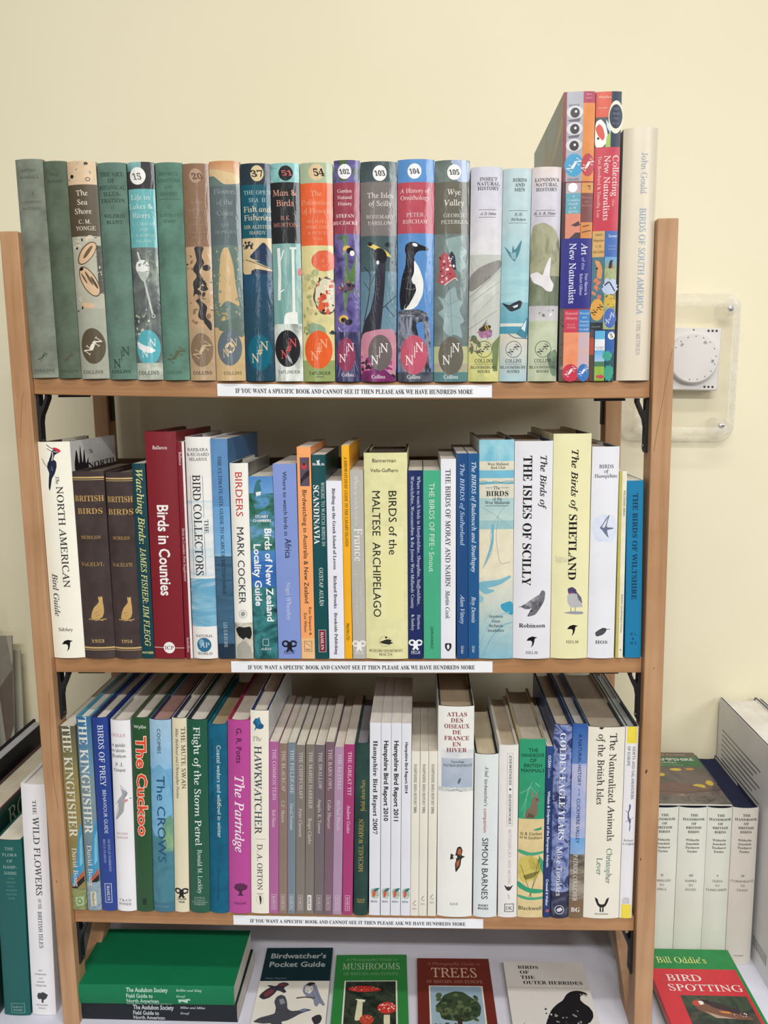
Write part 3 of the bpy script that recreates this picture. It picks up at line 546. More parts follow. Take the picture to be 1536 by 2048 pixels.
bk('t12', 'hj', 'purple lavender book on garden natural history with bumble bees, number 102', [('N', 0, 0, 1, 1, ['3f3763', '5c5289', '6f66a0', '4d5f55'], 60), ('R', .22, .0, .5, .09, '51683f'), ('E', .42, .05, 6.9, 7.3, 'f0eff0'), ('h', 'r', '102', .42, .05, 4.6, '3a3644', .42), ('R', 0, .098, 1, .325, '9b4354'), ('m', 'r', 'Garden|Natural|History', .42, .135, .028, 3.4, 'f0dcd8'), ('m', 'b', 'STEFAN|BUCZACKI', .43, .245, .031, 3.4, 'efd9d6'),
   ('P', '5b7a4c', [.3, .33, .55, .33, .5, .4, .62, .55, .4, .7, .35, .6, .45, .45]), ('P', '5b7a4c', [.6, .5, .9, .42, .8, .56, .62, .6]), ('E', .48, .39, 4, 2.6, 'd9b04c', 20), ('E', .62, .40, 4, 3, '211f2a'), ('E', .70, .412, 2.4, 2.8, 'e9e9e6'), ('E', .38, .41, 3, 1.5, '8a87a0', 50), ('E', .5, .565, 8.5, 4.2, '5d4453', 10), ('S', .15, .54, .85, .6, 14, 1.7, ['a9526a', '8f8ba8', 'c66a58', '2b2233']),
   ('E', .35, .71, 5, 4, 'd9b04c', 0), ('E', .36, .715, 3, 2.5, '211f2a'), ('E', .55, .725, 4, 3, '2a2836', 20), ('P', 'ececeb', [.12, .745, .3, .77, .28, .765, .15, .755]), ('N', 0, .77, 1, 1, ['2b2b45', '3b3b5c', '77769a'], 60, (3, 3, .4)), ('L', 'a7a7bb', .3, [.1, .98, .5, .78, .9, .95]), ('L', 'a7a7bb', .3, [.8, .98, .6, .78, .15, .9]), ('E', .45, .875, 9.6, 17.5, '93405e'), nn(.865, 15, 'f2e6ea', 0, .46), ('h', 'r', 'Collins', .5, .968, 3.6, 'efe6ee', .48)], col='4a4373', kind='sleeve')
bk('t13', 'hj', 'grey book on the Isles of Scilly with a yellow bird on a dark trunk', [('R', 0, 0, 1, 1, '4f5f61'), ('N', 0, 0, 1, .09, ['3f4b4d', '4e5c5d', '8b9693'], 30), ('E', .53, .052, 7, 7.6, 'f1f1ef'), ('h', 'r', '103', .53, .052, 5, '38393a', .3), ('R', 0, .09, 1, .33, '7c7573'), ('m', 'r', 'The Isles|of Scilly', .54, .15, .036, 5, 'e3ddd6'), ('m', 'r', 'ROSEMARY|PARSLOW', .54, .245, .028, 3.6, 'd9d2cb'), ('R', 0, .33, 1, .49, '495a5d', '4b6267'),
   ('R', 0, .49, 1, .77, '5f7f8d', '6f8fa0'), ('P', '33333f', [.42, .48, .7, .42, .68, .55, .6, .7, .55, .78, .02, .79, .1, .72, .28, .67, .4, .58]), ('P', '3b3b48', [.55, .40, .72, .42, .62, .52]), ('P', 'e3c768', [.2, .362, .34, .366, .72, .398, .88, .428, .6, .415, .4, .392, .2, .375]), ('E', .27, .367, 2.6, 2, '2b2a2e'), ('E', .55, .42, 6.5, 8, '26252b', 25), ('E', .48, .45, 1.5, 2, 'e9e9e9'), ('E', .78, .37, 4, 2.5, '2a3236'),
   ('L', '2f3038', .9, [.1, .72, .25, .6, .28, .5, .1, .47]), ('L', '2f3038', .6, [.26, .58, .1, .54]), ('L', '2f3038', .6, [.28, .55, .42, .5]), ('L', '2f3038', .8, [.6, .66, .8, .63, .98, .6]), ('L', '2f3038', .8, [.7, .65, .95, .7]),
   ('N', [0, .775, .5, .755, 1, .755, 1, 1, 0, 1], 0, 0, 0, ['c9989f', 'c07f91', 'b98fa0'], 50), ('S', .02, .88, .98, .99, 46, 3, ['b8398c', 'a12f7c', '3c2a3a']), ('N', [0, .96, .6, .93, 1, .99, 1, 1, 0, 1], 0, 0, 0, ['3b2c3c', '8d2f72'], 80), ('E', .55, .865, 12.5, 18.5, '6d6463'), nn(.87, 17, 'efecea', 0, .53), ('h', 'r', 'Collins', .5, .977, 3.6, 'f0e4ec', .38)], col='556567', kind='sleeve')
bk('t14', 'hj', 'sky blue book on the history of ornithology with a great auk', [('R', 0, 0, 1, 1, '5e92cb', '5a8ac4'), ('E', .46, .052, 7, 7.4, 'f2f2f2'), ('h', 'r', '104', .46, .052, 4.8, '38404a', .29), ('R', 0, .1, 1, .325, 'b9525f'), ('m', 'r', 'A History of|Ornithology', .47, .137, .031, 4.2, 'f0d4d2'), ('m', 'r', 'PETER|BIRCHAM', .48, .243, .03, 3.8, 'edcccc'),
   ('P', '25252b', [.22, .375, .34, .362, .5, .364, .62, .376, .78, .385, .86, .395, .84, .402, .62, .402, .52, .41, .45, .43, .5, .47, .45, .52, .4, .56, .5, .6, .45, .66, .2, .665, .08, .67, .05, .6, .12, .52, .22, .47, .24, .42, .2, .40]), ('P', 'eeeeec', [.45, .44, .6, .48, .72, .54, .7, .6, .55, .65, .42, .665, .16, .672, .26, .62, .3, .58, .36, .565, .44, .555, .38, .53, .46, .5]), ('P', '25252b', [.3, .55, .48, .55, .52, .58, .44, .61, .3, .65, .18, .67, .28, .6]), ('E', .48, .376, 2.8, 1.6, 'f0f0ee', -20), ('L', '8a8a90', .4, [.22, .57, .4, .578, .5, .57]), ('L', '4e4e58', .4, [.15, .5, .4, .49]), ('L', '4e4e58', .4, [.14, .53, .36, .52]),
   ('N', [.02, .675, .55, .665, .85, .69, .92, .8, .95, .99, .02, .99], 0, 0, 0, ['1f2026', '3b3e48', '8f95a6', '2a2b33'], 90, (1.5, 1.5, .5)), ('N', [.02, .67, .6, .665, .88, .69, .8, .705, .3, .70, .02, .70], 0, 0, 0, ['8f95a0', '34363e', 'b5bac4'], 150, (.4, .4, 2)), ('P', '5a8ac4', [.5, .73, .72, .72, .78, .86, .7, .95, .62, .9, .6, .8]), ('N', 0, .955, 1, 1, ['2a2c34', '5f6472'], 90),
   ('E', .46, .875, 14, 20.2, 'c25c71'), nn(.87, 18, 'f4e6e8', 0, .47), ('h', 'r', 'Collins', .45, .977, 3.8, 'eef0f2', .37)], col='5c8fc8', kind='sleeve')
bk('t15', 'hj', 'grey-green book on the Wye Valley with a red butterfly and oak leaves', [('R', 0, 0, 1, 1, '6f7a76'), ('N', 0, 0, .45, .1, ['5e6b66', '7c8784'], 60), ('P', 'a5b5d2', [.42, 0, 1, 0, 1, .095, .62, .095, .55, .03]), ('E', .55, .053, 7, 7.4, 'f1f1ee'), ('h', 'r', '105', .55, .053, 4.8, '3a3d40', .3), ('R', 0, .095, 1, .325, '6c6a5e'), ('m', 'r', 'Wye|Valley', .55, .14, .047, 5.6, 'e8e6df'), ('m', 'r', 'GEORGE|PETERKEN', .57, .243, .029, 3.6, 'dcdad0'), ('N', 0, .325, 1, .83, ['5f6b69', '6d7a78', '7d8c8a'], 28),
   ('P', '90a8a6', [.3, .35, .5, .34, .85, .33, .75, .38, .98, .4, .8, .43, .95, .47, .7, .5, .55, .45, .4, .4]), ('P', '97aeb0', [.4, .58, .62, .56, .68, .62, .85, .63, .72, .67, .9, .72, .75, .735, .85, .8, .6, .78, .45, .79, .25, .76, .3, .71, .1, .68, .3, .66, .08, .6, .3, .62]), ('L', '6c7f80', .4, [.45, .57, .5, .7, .55, .79]), ('L', '6c7f80', .3, [.47, .64, .75, .62]), ('L', '6c7f80', .3, [.5, .69, .8, .71]), ('L', '6c7f80', .3, [.46, .65, .2, .61]), ('L', '6c7f80', .3, [.5, .7, .2, .69]),
   ('P', 'b2545c', [.14, .43, .28, .405, .42, .42, .5, .47, .66, .52, .5, .535, .25, .555, .1, .54, .15, .5]), ('S', .16, .43, .5, .54, 16, 1.6, ['f0e4e0', '7c2d38', 'e5c9c4']), ('P', '3d3f4c', [.42, .42, .5, .40, .6, .425, .63, .49, .52, .48]), ('S', .45, .42, .6, .47, 5, 1.2, ['e9e9ec']), ('L', 'e8ddda', .8, [.3, .555, .6, .52, .68, .535]),
   ('R', 0, .835, 1, .915, 'b9bd90'), ('R', 0, .915, 1, .955, 'b9a19a', 'a9b08f'), ('R', 0, .955, 1, 1, '5c8486'), ('E', .5, .88, 13, 19.5, '6b675d'), nn(.87, 17, 'eeeeea', 0, .5), ('h', 'r', 'Collins', .5, .977, 3.8, 'f0f2f0', .42)], col='6d7875', kind='sleeve')
bb = lambda y: [('Q', .5, y, 8, 8.2, '24262a', .5), ('NN', .5, y, 9, '24262a', 2), ('h', 'r', 'COLLINS', .5, y+.055, 3.6, '2e3034', .58), ('L', '2e3034', .35, [.2, y+.072, .8, y+.072]), ('m', 'r', 'BLOOMSBURY|BOOKS', .5, y+.086, .02, 2.7, '3e4248')]
bk('t16', 'hj', 'pale book on insect natural history with mountain, bee and thistle', [('R', 0, 0, 1, .2, 'c9c9d6', 'cfcdd8'), ('R', 0, .2, 1, .45, 'd0cdd6', 'dcdcdc'), ('N', 0, .40, 1, .80, ['c9cbc4', 'b6b9b3', 'dadbd6'], 30, (1, 1, .5)), ('N', [0, .5, .3, .46, .6, .44, 1, .42, 1, .46, .5, .53, 0, .58], 0, 0, 0, ['5f5b58', '8a8682', '77746f'], 80, (1, 1, .4)), ('L', '9c9f99', .8, [0, .6, 1, .47]), ('L', 'a4a7a1', .8, [.1, .62, 1, .52]), ('L', 'a8aba4', .8, [.1, .7, .95, .57]), ('L', '9ba093', .8, [0, .75, .9, .66]), ('R', 0, .8, 1, 1, 'c3c49f', 'c9cc8c'), ('N', 0, .86, 1, 1, ['a9b07d', 'c9c77f', 'dcd9a4'], 40),
   ('m', 'b', 'INSECT|NATURAL|HISTORY', .55, .055, .021, 3.4, '55565f'), ('R', .25, .193, .8, .195, '4a4b52'), ('h', 'I', 'A. D. Imms', .55, .212, 2.6, '3f4048', .5), ('R', .25, .228, .8, .230, '4a4b52'),
   ('E', .52, .765, 7.6, 5.8, '9c6c8d', 0, .15), ('S', .3, .74, .75, .8, 20, 1.2, ['b889a8', '7c4f73']), ('E', .52, .745, 6.4, 2.6, '3a2f22', 18), ('L', 'c9a548', 1, [.52, .735, .58, .755]), ('L', 'c9a548', 1, [.58, .73, .64, .752]), ('L', '2c2822', .5, [.42, .74, .6, .72]), ('P', '6f6a66', [.42, .735, .6, .70, .5, .735]), ('S', 0, .78, .35, .86, 16, 2.6, ['7b6a5a', '66754f', 'a9607c']), ('P', '6f7f4f', [.75, .82, 1, .78, .95, .95, .8, .95])]+bb(.845), col='cfcfd0')
bk('t17', 'hj', 'pale blue book on birds and men with a tern and a magpie', [('R', 0, 0, 1, .3, 'b9cdd2', 'b3cdd2'), ('R', 0, .3, 1, .56, 'b0cdd2', '8dbcc6'), ('R', 0, .56, 1, .75, '8dbcc6', '5b9fb3'), ('N', 0, .45, 1, .62, ['8fbcc5', 'a3cad0', '7fb0bd'], 22, (.4, 1, 3)), ('R', 0, .72, 1, .735, 'd5d9d0'), ('R', 0, .735, 1, .77, '4a93aa'), ('R', 0, .77, 1, 1, 'd5cdbd', 'a9c6cd'),
   ('m', 'b', 'BIRDS|AND|MEN', .58, .053, .022, 3.3, '4b5a60'), ('R', .22, .192, .88, .194, '3b4a50'), ('m', 'I', 'E. H.|Nicholson', .56, .21, .023, 2.5, '3b4a50'), ('R', .22, .249, .88, .251, '3b4a50'), ('P', '47808f', [.05, .35, .35, .395, .38, .35, .45, .38, .72, .32, .62, .39, .48, .425, .46, .43, .3, .41]), ('P', '8db4bd', [.3, .39, .5, .385, .5, .42, .36, .415]),
   ('P', '26313a', [.02, .62, .3, .635, .5, .62, .68, .61, .78, .62, .7, .65, .4, .665, .3, .66]), ('P', 'd9e2e4', [.42, .64, .62, .63, .6, .642, .48, .648]), ('P', '3f7d94', [.55, .77, .75, .74, 1, .68, 1, .79, .8, .79]), ('P', 'cfe0e6', [.75, .745, .95, .70, .9, .76]), ('L', '2c4a58', .7, [.3, .77, .5, .79, 1, .793])]+bb(.845), col='b4cdd2')
bk('t18', 'hj', 'pale book on the natural history of London with a white gull', [('R', 0, 0, 1, .1, 'd9cdc9', 'd3cdd3'), ('R', 0, .1, 1, .35, 'cfcbd6', 'c5c4cf'), ('N', [0, .27, .4, .25, .8, .28, 1, .34, 1, .64, 0, .64], 0, 0, 0, ['6f7560', '8a8c74', 'a3a283', '5c6553'], 34, (1, 1, .6)), ('N', 0, .5, 1, .64, ['5b6350', '707a63', '8f967e'], 40, (2, 2, .4)), ('R', 0, .64, 1, .71, 'bcb9bd', 'c6c3c4'), ('N', 0, .71, 1, 1, ['a3ae90', 'b9c2a6', 'c9cdb6'], 26), ('P', 'e2dfe2', [.62, .42, .7, .41, .66, .5, .72, .52, .82, .54, .75, .575, .55, .57, .42, .55, .1, .53, 0, .49, .25, .48, .42, .5, .5, .46]),
   ('S', .1, .66, .9, .69, 6, 1.4, ['77747c', 'e2e0e4']), ('N', [.6, .87, 1, .84, 1, .98, .8, .97], 0, 0, 0, ['4f6350', '8a9c83'], 80), ('m', 'b', "LONDON'S|NATURAL|HISTORY", .5, .058, .022, 3.3, '5c5960'), ('R', .14, .196, .8, .198, '4c4950'), ('h', 'I', 'R. S. R. Fitter', .46, .211, 2.5, '4c4950', .74), ('R', .14, .223, .8, .225, '4c4950')]+bb(.845), col='c9c8cf')
def minis(cols, seed): return []
bk('t19', 'hj', 'very tall book with blue art title label and composite cartoon spine beside the red one',
   [('R', 0, 0, 1, 1, '8a3a3c'), ('R', .10, 0, .62, .30, 'a9aab6', '9fa2ad'), ('P', '7e7f8a', [.15, .042, .5, .042, .48, .055, .2, .055]), ('E', .36, .068, 8, 6, 'd0d0d6'), ('E', .36, .07, 4.6, 4.8, '1f1f24'), ('E', .39, .066, 1.2, 1.2, 'f2f2f2'), ('P', '5d5d66', [.12, .094, .55, .088, .5, .1, .2, .1]), ('E', .36, .123, 8, 6, 'd0d0d6'), ('E', .36, .124, 4.6, 4.8, '1f1f24'), ('E', .38, .121, 1.2, 1.2, 'f2f2f2'), ('P', '5d5d66', [.14, .148, .52, .142, .48, .153, .2, .155]), ('E', .35, .178, 8, 6, 'd0d0d6'), ('E', .35, .18, 4.6, 4.8, '1f1f24'), ('E', .37, .177, 1.2, 1.2, 'f2f2f2'),
    ('E', .36, .245, 9.4, 11, '3b9ac6'), ('NN', .36, .245, 11, 'eaf2f5', 3), ('h', 'r', 'COLLINS', .34, .293, 2.2, '4a4a52', .34), ('R', .62, 0, 1, .30, 'd8873f', 'd58844'), ('R', .62, 0, 1, .038, 'ab3d5b'), ('m', 's', 'BEEN|ENJOY', .8, .01, .012, 1.6, 'e9b9c4', .3), ('E', .8, .245, 6.6, 11, 'b4404a'), ('NN', .8, .245, 10, 'f3e6e0', 3), ('R', 0, .3, .12, .5, '4a2d30'),
    ('R', .12, .305, .6, .34, 'b8a5ad'), ('E', .34, .321, 4.6, 4.6, 'eeebee'), ('R', .12, .34, .6, .41, '5fa2b5'), ('m', 'r', 'A|Country|Parish|A. W.|BOYD', .36, .35, .0135, 2.4, 'cfe6ec', .45), ('R', .12, .41, .6, .495, 'd88b74'), ('P', '4a4046', [.3, .45, .55, .435, .6, .45, .45, .455]), ('P', '4a4046', [.2, .5, .45, .475, .6, .475, .6, .5]), ('R', .62, .305, 1, .34, 'cf9550'), ('h', 'r', '7', .86, .322, 4, '3b2d20'), ('R', .62, .34, 1, .44, '7b4542'), ('m', 'r', 'Mountains|and|Moorlands', .8, .355, .014, 2, 'c08d88', .32), ('R', .62, .44, 1, .495, 'cf8a45'), ('L', '5d3a22', 1, [.68, .455, .9, .45]), ('L', '5d3a22', 1, [.66, .475, .95, .468]),
    ('R', 0, .495, 1, .74, '2a2a80'), ('h', 's', ' ', .5, .5, 1, 'ffffff'), ('v', 'r', 'Art', .76, .512, .553, 6.4, 'eeeeff'), ('v', 's', 'of the', .73, .562, .604, 3.4, 'b9b9e8'), ('v', 'r', 'New Naturalists', .38, .512, .722, 6.6, 'eeeeff'), ('v', 'r', 'Peter Marren &', .84, .618, .694, 3, 'cfcff0'), ('v', 'r', 'Robert Gillmor', .67, .618, .694, 3, 'cfcff0'),
    ('R', 0, .74, .14, 1, '5c5348'), ('S', 0, .74, .13, 1, 10, 1.6, ['3b3530', '8b8272', '6b2d2d']), ('R', .14, .745, .62, .825, 'c43f55'), ('m', 'r', 'Natural|History', .38, .757, .017, 2.8, 'f0b9b9', .4), ('m', 'r', 'R. S. R.|FITTER', .38, .797, .011, 1.7, 'efb0b0', .4), ('N', .14, .825, .62, .985, ['d9744f', 'e0906a', 'e39a77'], 40), ('E', .38, .97, 8.2, 9, 'c43a50'), ('NN', .38, .965, 9, 'f3e6e6', 3), ('R', .62, .745, 1, .825, '3b7fbf'), ('m', 'r', 'Structure|and|Scenery|DUDLEY|STAMP', .81, .757, .0145, 2.1, 'cfe2f2', .32), ('N', .62, .825, 1, .985, ['d8b9ae', 'c9a9a2', 'b9a9bd', 'e0cabf'], 34), ('E', .81, .97, 6.2, 9, '3a76bb'), ('NN', .81, .965, 8, 'eef2f6', 3)],
   col='7b4a44', d=215, kind='jacket', s=1.5, left=[('R', 0, 0, 1, 1, '515a57'), ('R', 0, 0, .42, 1, '5d7780'), ('P', '6f5f4c', [0, .22, .35, .12, .6, .05, .75, 0, 1, 0, 1, .06, .78, .1, .66, .2, .6, 1, 0, 1]), ('P', '54707c', [.5, 0, .9, 0, .8, .08, .55, .14]), ('P', '8d8168', [.7, .16, .95, .06, 1, .1, .8, .2, .68, .24]), ('P', '49505a', [.6, .2, .95, .12, 1, 1, .6, 1]), ('L', '4b3f33', 1, [.2, .2, .25, 1]), ('L', '8b7a60', .8, [.4, .14, .42, 1])])
bk('t20', 'hj', 'very tall book with red collecting title label and composite spine beside the white one',
   [('R', 0, 0, 1, 1, '2b3a55'), ('R', 0, 0, .6, .085, 'cf4e36'), ('h', 's', 'Warblers', .34, .018, 2.6, 'e9c9b4', .5), ('h', 's', 'Eric Simms', .28, .054, 1.6, 'e9c9b4', .36), ('R', 0, .085, .6, .185, '3a4447'), ('P', 'f0ece8', [0, .1, .2, .09, .4, .11, .5, .15, .45, .17, .3, .185, 0, .185]), ('P', 'd0503c', [0, .12, .15, .105, .3, .12, .38, .15, .3, .165, .1, .145]), ('P', '9dbb5a', [.45, .15, .6, .13, .6, .185, .4, .185]), ('P', 'c6d6e0', [.4, .09, .5, .105, .6, .12, .6, .14, .45, .12]), ('E', .12, .155, 1.2, 1.2, '1c1c1f'),
    ('R', .6, 0, 1, .185, '263449'), ('E', .79, .085, 7.4, 15.5, 'e8e4cf'), ('E', .79, .083, 6.6, 11.4, '222d44'), ('m', 'r', 'THE|BROADS|TED|ELLIS', .79, .058, .016, 1.8, '8b95ad', .26),
    ('R', 0, .185, 1, .47, 'c23a4c'), ('v', 'r', 'Collecting', .83, .213, .352, 6, 'f5d5d4'), ('v', 's', 'the', .78, .362, .385, 2.6, 'eab0b0'), ('v', 'r', 'New Naturalists', .5, .213, .434, 6, 'f7dedd'), ('v', 'r', 'Tim Bernhard & Timothy Loe', .2, .215, .424, 3, 'f2c8c6'),
    ('R', 0, .47, .48, .56, 'cfa668'), ('m', 'r', 'Insect|Migration|C. B.|WILLIAMS', .25, .482, .02, 2, '6d5330', .42), ('R', 0, .56, .48, .79, '4a7384'), ('P', 'd9925c', [.1, .57, .3, .575, .42, .60, .38, .64, .2, .63, .22, .6]), ('E', .2, .6, 1, 1.2, '222222'), ('S', .05, .64, .42, .7, 7, 2.2, ['d9875f', 'cf7a58']), ('E', .25, .745, 6.8, 11, 'dba44e'), ('NN', .25, .745, 9, '3b3020', 2), ('R', 0, .79, .48, .815, '2b3136'), ('h', 's', 'COLLINS', .22, .805, 1.5, '9aa0a4', .35),
    ('R', .5, .47, 1, .56, '3f68b0'), ('h', 's', 'Gower', .8, .487, 3, 'dce6f5', .36), ('m', 's', 'JONATHAN|MULLARD', .78, .522, .011, 1.3, 'a9bde0', .3), ('R', .5, .56, 1, .60, '66a4d8', '8a9f6a'), ('P', 'b93a4e', [.72, .585, .82, .582, .84, .605, .74, .61]), ('P', '23262c', [.68, .575, .84, .568, .8, .585, .66, .64, .64, .635]), ('N', .5, .60, 1, .815, ['7f8b5c', 'a3ad7c', '55584a'], 60), ('E', .75, .665, 8, 8, 'b9c6e3', 0, .2), ('L', '2b2b30', 1.3, [.52, .66, .7, .645, .95, .68]), ('L', '2b2b30', 1.3, [.6, .70, .8, .69, .98, .71]), ('E', .77, .715, 6, 6.5, 'cfae46', 0, .15), ('S', .62, .69, .94, .74, 10, 1, ['7b6420']), ('E', .78, .775, 6.4, 10, '4668b4'), ('NN', .78, .775, 9, 'e9eef6', 0),
    ('R', 0, .815, .12, 1, '5a4638'), ('R', .0, .845, .16, .905, 'b24a34'), ('R', 0, .905, .16, 1, '54432f'), ('R', .2, .82, .6, .86, '62b2dc'), ('R', .2, .85, .6, .89, 'e2e8ee'), ('R', .2, .89, .6, .935, '5da5d8', 'a9cbe4'), ('R', .2, .93, .6, .948, '4f7d5c'), ('N', .2, .948, .6, 1, ['7fa13c', '93b34c', '5f8c3c'], 50), ('E', .45, .985, 4, 2, 'c24a5a', 0, .3), ('m', 's', 'Rural England|and Wales', .4, .878, .007, 1.1, '5d6670', .32),
    ('R', .64, .82, 1, .9, '2f5fa4'), ('E', .86, .838, 3.6, 3.8, 'ece9dc'), ('h', 'r', '5', .86, .838, 4, '3a5a50'), ('R', .64, .9, 1, 1, '2a5560'), ('E', .7, .91, 5, 5, '3fa08b', 0, .2), ('E', .78, .97, 5, 8, '3f9d86', 0, .2)],
   col='2b3445', d=215, kind='jacket', s=1.5)
bk('t21', 'hj', 'tall cream book on South American birds, rightmost on the top shelf', [('v', 'r', 'John Gould', .60, .096, .255, 6.4, 'a9b4bb'), ('v', 'r', 'BIRDS OF SOUTH AMERICA', .60, .31, .73, 6.6, '93adc4'), ('v', 'r', 'EYRE METHUEN', .58, .755, .895, 4.2, 'b0b4b4')], col='d9cfbc', case='c9bfa8', d=190, s=6, pg='d5c7aa')

# ---- middle shelf
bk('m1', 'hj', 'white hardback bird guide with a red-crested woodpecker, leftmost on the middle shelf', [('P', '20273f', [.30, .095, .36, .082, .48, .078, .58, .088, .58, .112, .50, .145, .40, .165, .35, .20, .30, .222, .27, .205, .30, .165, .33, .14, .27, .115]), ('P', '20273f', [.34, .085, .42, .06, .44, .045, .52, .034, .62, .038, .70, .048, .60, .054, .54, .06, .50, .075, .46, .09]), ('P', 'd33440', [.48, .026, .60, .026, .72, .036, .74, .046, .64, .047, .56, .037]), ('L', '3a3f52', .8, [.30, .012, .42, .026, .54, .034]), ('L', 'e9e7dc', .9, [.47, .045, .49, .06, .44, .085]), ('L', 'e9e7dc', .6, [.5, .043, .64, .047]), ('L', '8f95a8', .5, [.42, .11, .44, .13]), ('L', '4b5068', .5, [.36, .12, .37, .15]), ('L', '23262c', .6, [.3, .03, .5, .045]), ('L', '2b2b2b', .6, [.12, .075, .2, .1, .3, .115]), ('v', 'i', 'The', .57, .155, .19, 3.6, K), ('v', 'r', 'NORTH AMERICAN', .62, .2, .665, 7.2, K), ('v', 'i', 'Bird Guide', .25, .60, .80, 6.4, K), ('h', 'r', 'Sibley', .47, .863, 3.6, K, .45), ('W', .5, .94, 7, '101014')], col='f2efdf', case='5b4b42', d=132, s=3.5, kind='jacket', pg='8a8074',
   right=[('R', 0, 0, 1, 1, 'eeeeea'), ('P', K, [.08, .16, .06, .11, .12, .03, .16, .12, .2, .01, .23, .12, .28, .03, .3, .12, .36, .08, .35, .16]), ('h', 'r', 'The', .42, .06, 4.5, '3a3a3a'), ('h', 'b', 'NORTH', .65, .125, 7, '24242a', .62)])
for i, v, y in (('m2', 'XLVI.', '1953'), ('m3', 'XLVII', '1954')):
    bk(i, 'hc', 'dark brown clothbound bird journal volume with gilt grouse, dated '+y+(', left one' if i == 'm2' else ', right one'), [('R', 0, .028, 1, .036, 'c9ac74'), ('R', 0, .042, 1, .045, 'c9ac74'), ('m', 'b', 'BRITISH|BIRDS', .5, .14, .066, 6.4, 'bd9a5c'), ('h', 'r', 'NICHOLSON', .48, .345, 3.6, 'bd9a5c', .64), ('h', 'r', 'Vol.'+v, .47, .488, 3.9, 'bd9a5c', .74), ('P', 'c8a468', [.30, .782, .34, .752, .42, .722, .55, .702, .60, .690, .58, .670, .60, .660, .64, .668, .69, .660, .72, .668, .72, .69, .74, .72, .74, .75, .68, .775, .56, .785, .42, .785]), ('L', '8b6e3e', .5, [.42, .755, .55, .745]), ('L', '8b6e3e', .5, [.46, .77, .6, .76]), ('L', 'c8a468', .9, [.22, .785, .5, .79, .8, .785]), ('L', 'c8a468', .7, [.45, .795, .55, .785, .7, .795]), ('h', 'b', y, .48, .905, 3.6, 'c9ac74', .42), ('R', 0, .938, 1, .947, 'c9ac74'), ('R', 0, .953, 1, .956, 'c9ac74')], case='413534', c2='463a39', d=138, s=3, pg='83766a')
bk('m4', 'pb', 'slim dark teal book with pale yellow slanted capitals', [('v', 'I', 'Watching Birds:', .52, .03, .405, 7, 'd8d68e'), ('v', 'I', 'JAMES FISHER: JIM FLEGG', .52, .425, .935, 6.2, 'd8d68e'), ('h', 'S', 'POYSER', .5, .97, 2.4, 'd8d68e', .9)], col='143f49', d=140)
bk('m5', 'hj', 'dark red hardback on birds in counties with white condensed lettering', [('h', 's', 'Ballance', .47, .067, 4, 'f0e6e4', .46), ('v', 'S', 'Birds in Counties', .48, .315, .715, 12, 'f5efee'), ('L', 'e9d6d4', .6, [0, .95, 1, .953]), ('E', .5, .951, 6.3, 6.5, 'f2f0ee'), ('h', 'r', 'ICP', .5, .951, 4, '5a1a22', .3)], col='7d202a', case='5a181f', s=1, d=148)
bk('m6', 'pb', 'very thin dark red supplement with a white edge', [('R', .7, 0, 1, 1, 'e6e3e0'), ('v', 'r', 'Ballance', .42, .045, .105, 2.8, 'f0dcdc'), ('v', 'r', 'Birds in Counties: First Supplement', .42, .39, .635, 2.6, 'e9cfcf'), ('v', 'r', 'Isabelline', .42, .9, .97, 2.6, 'e9cfcf')], col='7d202c', d=150)
bk('m7', 'hj', 'white hardback on bird collectors with a watery blue painting', [('m', 'r', 'BARBARA|& RICHARD|MEARNS', .5, .055, .021, 3.3, '55565a', .85), ('N', 0, .28, 1, .62, ['e9e8e4', 'dfe2e2', 'c3d3da', 'b0cbd6'], 16, (.5, 1, 3)), ('N', 0, .63, 1, .85, ['e8e9e6', '8fbcd0', '5f9fbf', 'dfe6e8'], 22, (.5, 1, 2)), ('v', 'r', 'BIRD COLLECTORS', .42, .165, .615, 8.6, '1e2025'), ('v', 'r', 'THE', .75, .363, .425, 4.2, '1e2025'), ('L', '333', .4, [.62, .165, .62, .36]) if 0 else ('L', '33343a', .4, [.66, .17, .66, .355]), ('L', '33343a', .4, [.66, .43, .66, .615]), ('L', '33343a', .4, [.17, .17, .17, .615]), ('E', .48, .935, 8, 8.2, '2f6f92'), ('E', .38, .925, 3, 4, '7fb0c8'), ('h', 'r', 'AP', .5, .935, 5.6, 'd9e6ee', .4), ('h', 'r', 'NATURAL', .5, .893, 2.8, '2b3038', .7), ('h', 'r', 'WORLD', .5, .975, 2.8, '2b3038', .6)], col='e8e6e2', d=150, case='6a6a70')
bk('m8', 'pb', 'blue paperback site guide with sea horizon spine', [('R', 0, 0, 1, .30, '5c8bbb', '5f92c4'), ('R', 0, .30, 1, .52, '6ba3d6', '79aed8'), ('N', 0, .52, 1, .98, ['34546d', '3f6580', '2c475c'], 30, (.4, 1, 4)), ('R', 0, .515, 1, .525, '8db7d6'), ('R', 0, .93, 1, 1, '1f3346'), ('v', 'r', 'THE ULTIMATE SITE GUIDE TO SCARCER BRITISH BIRDS', .5, .075, .70, 3.7, '1e3148'), ('v', 'r', 'LEE G R EVANS', .48, .83, .945, 3.8, 'c3d0da')], col='5c88b4', d=165, right=[('R', 0, 0, 1, 1, '4b7cab')])
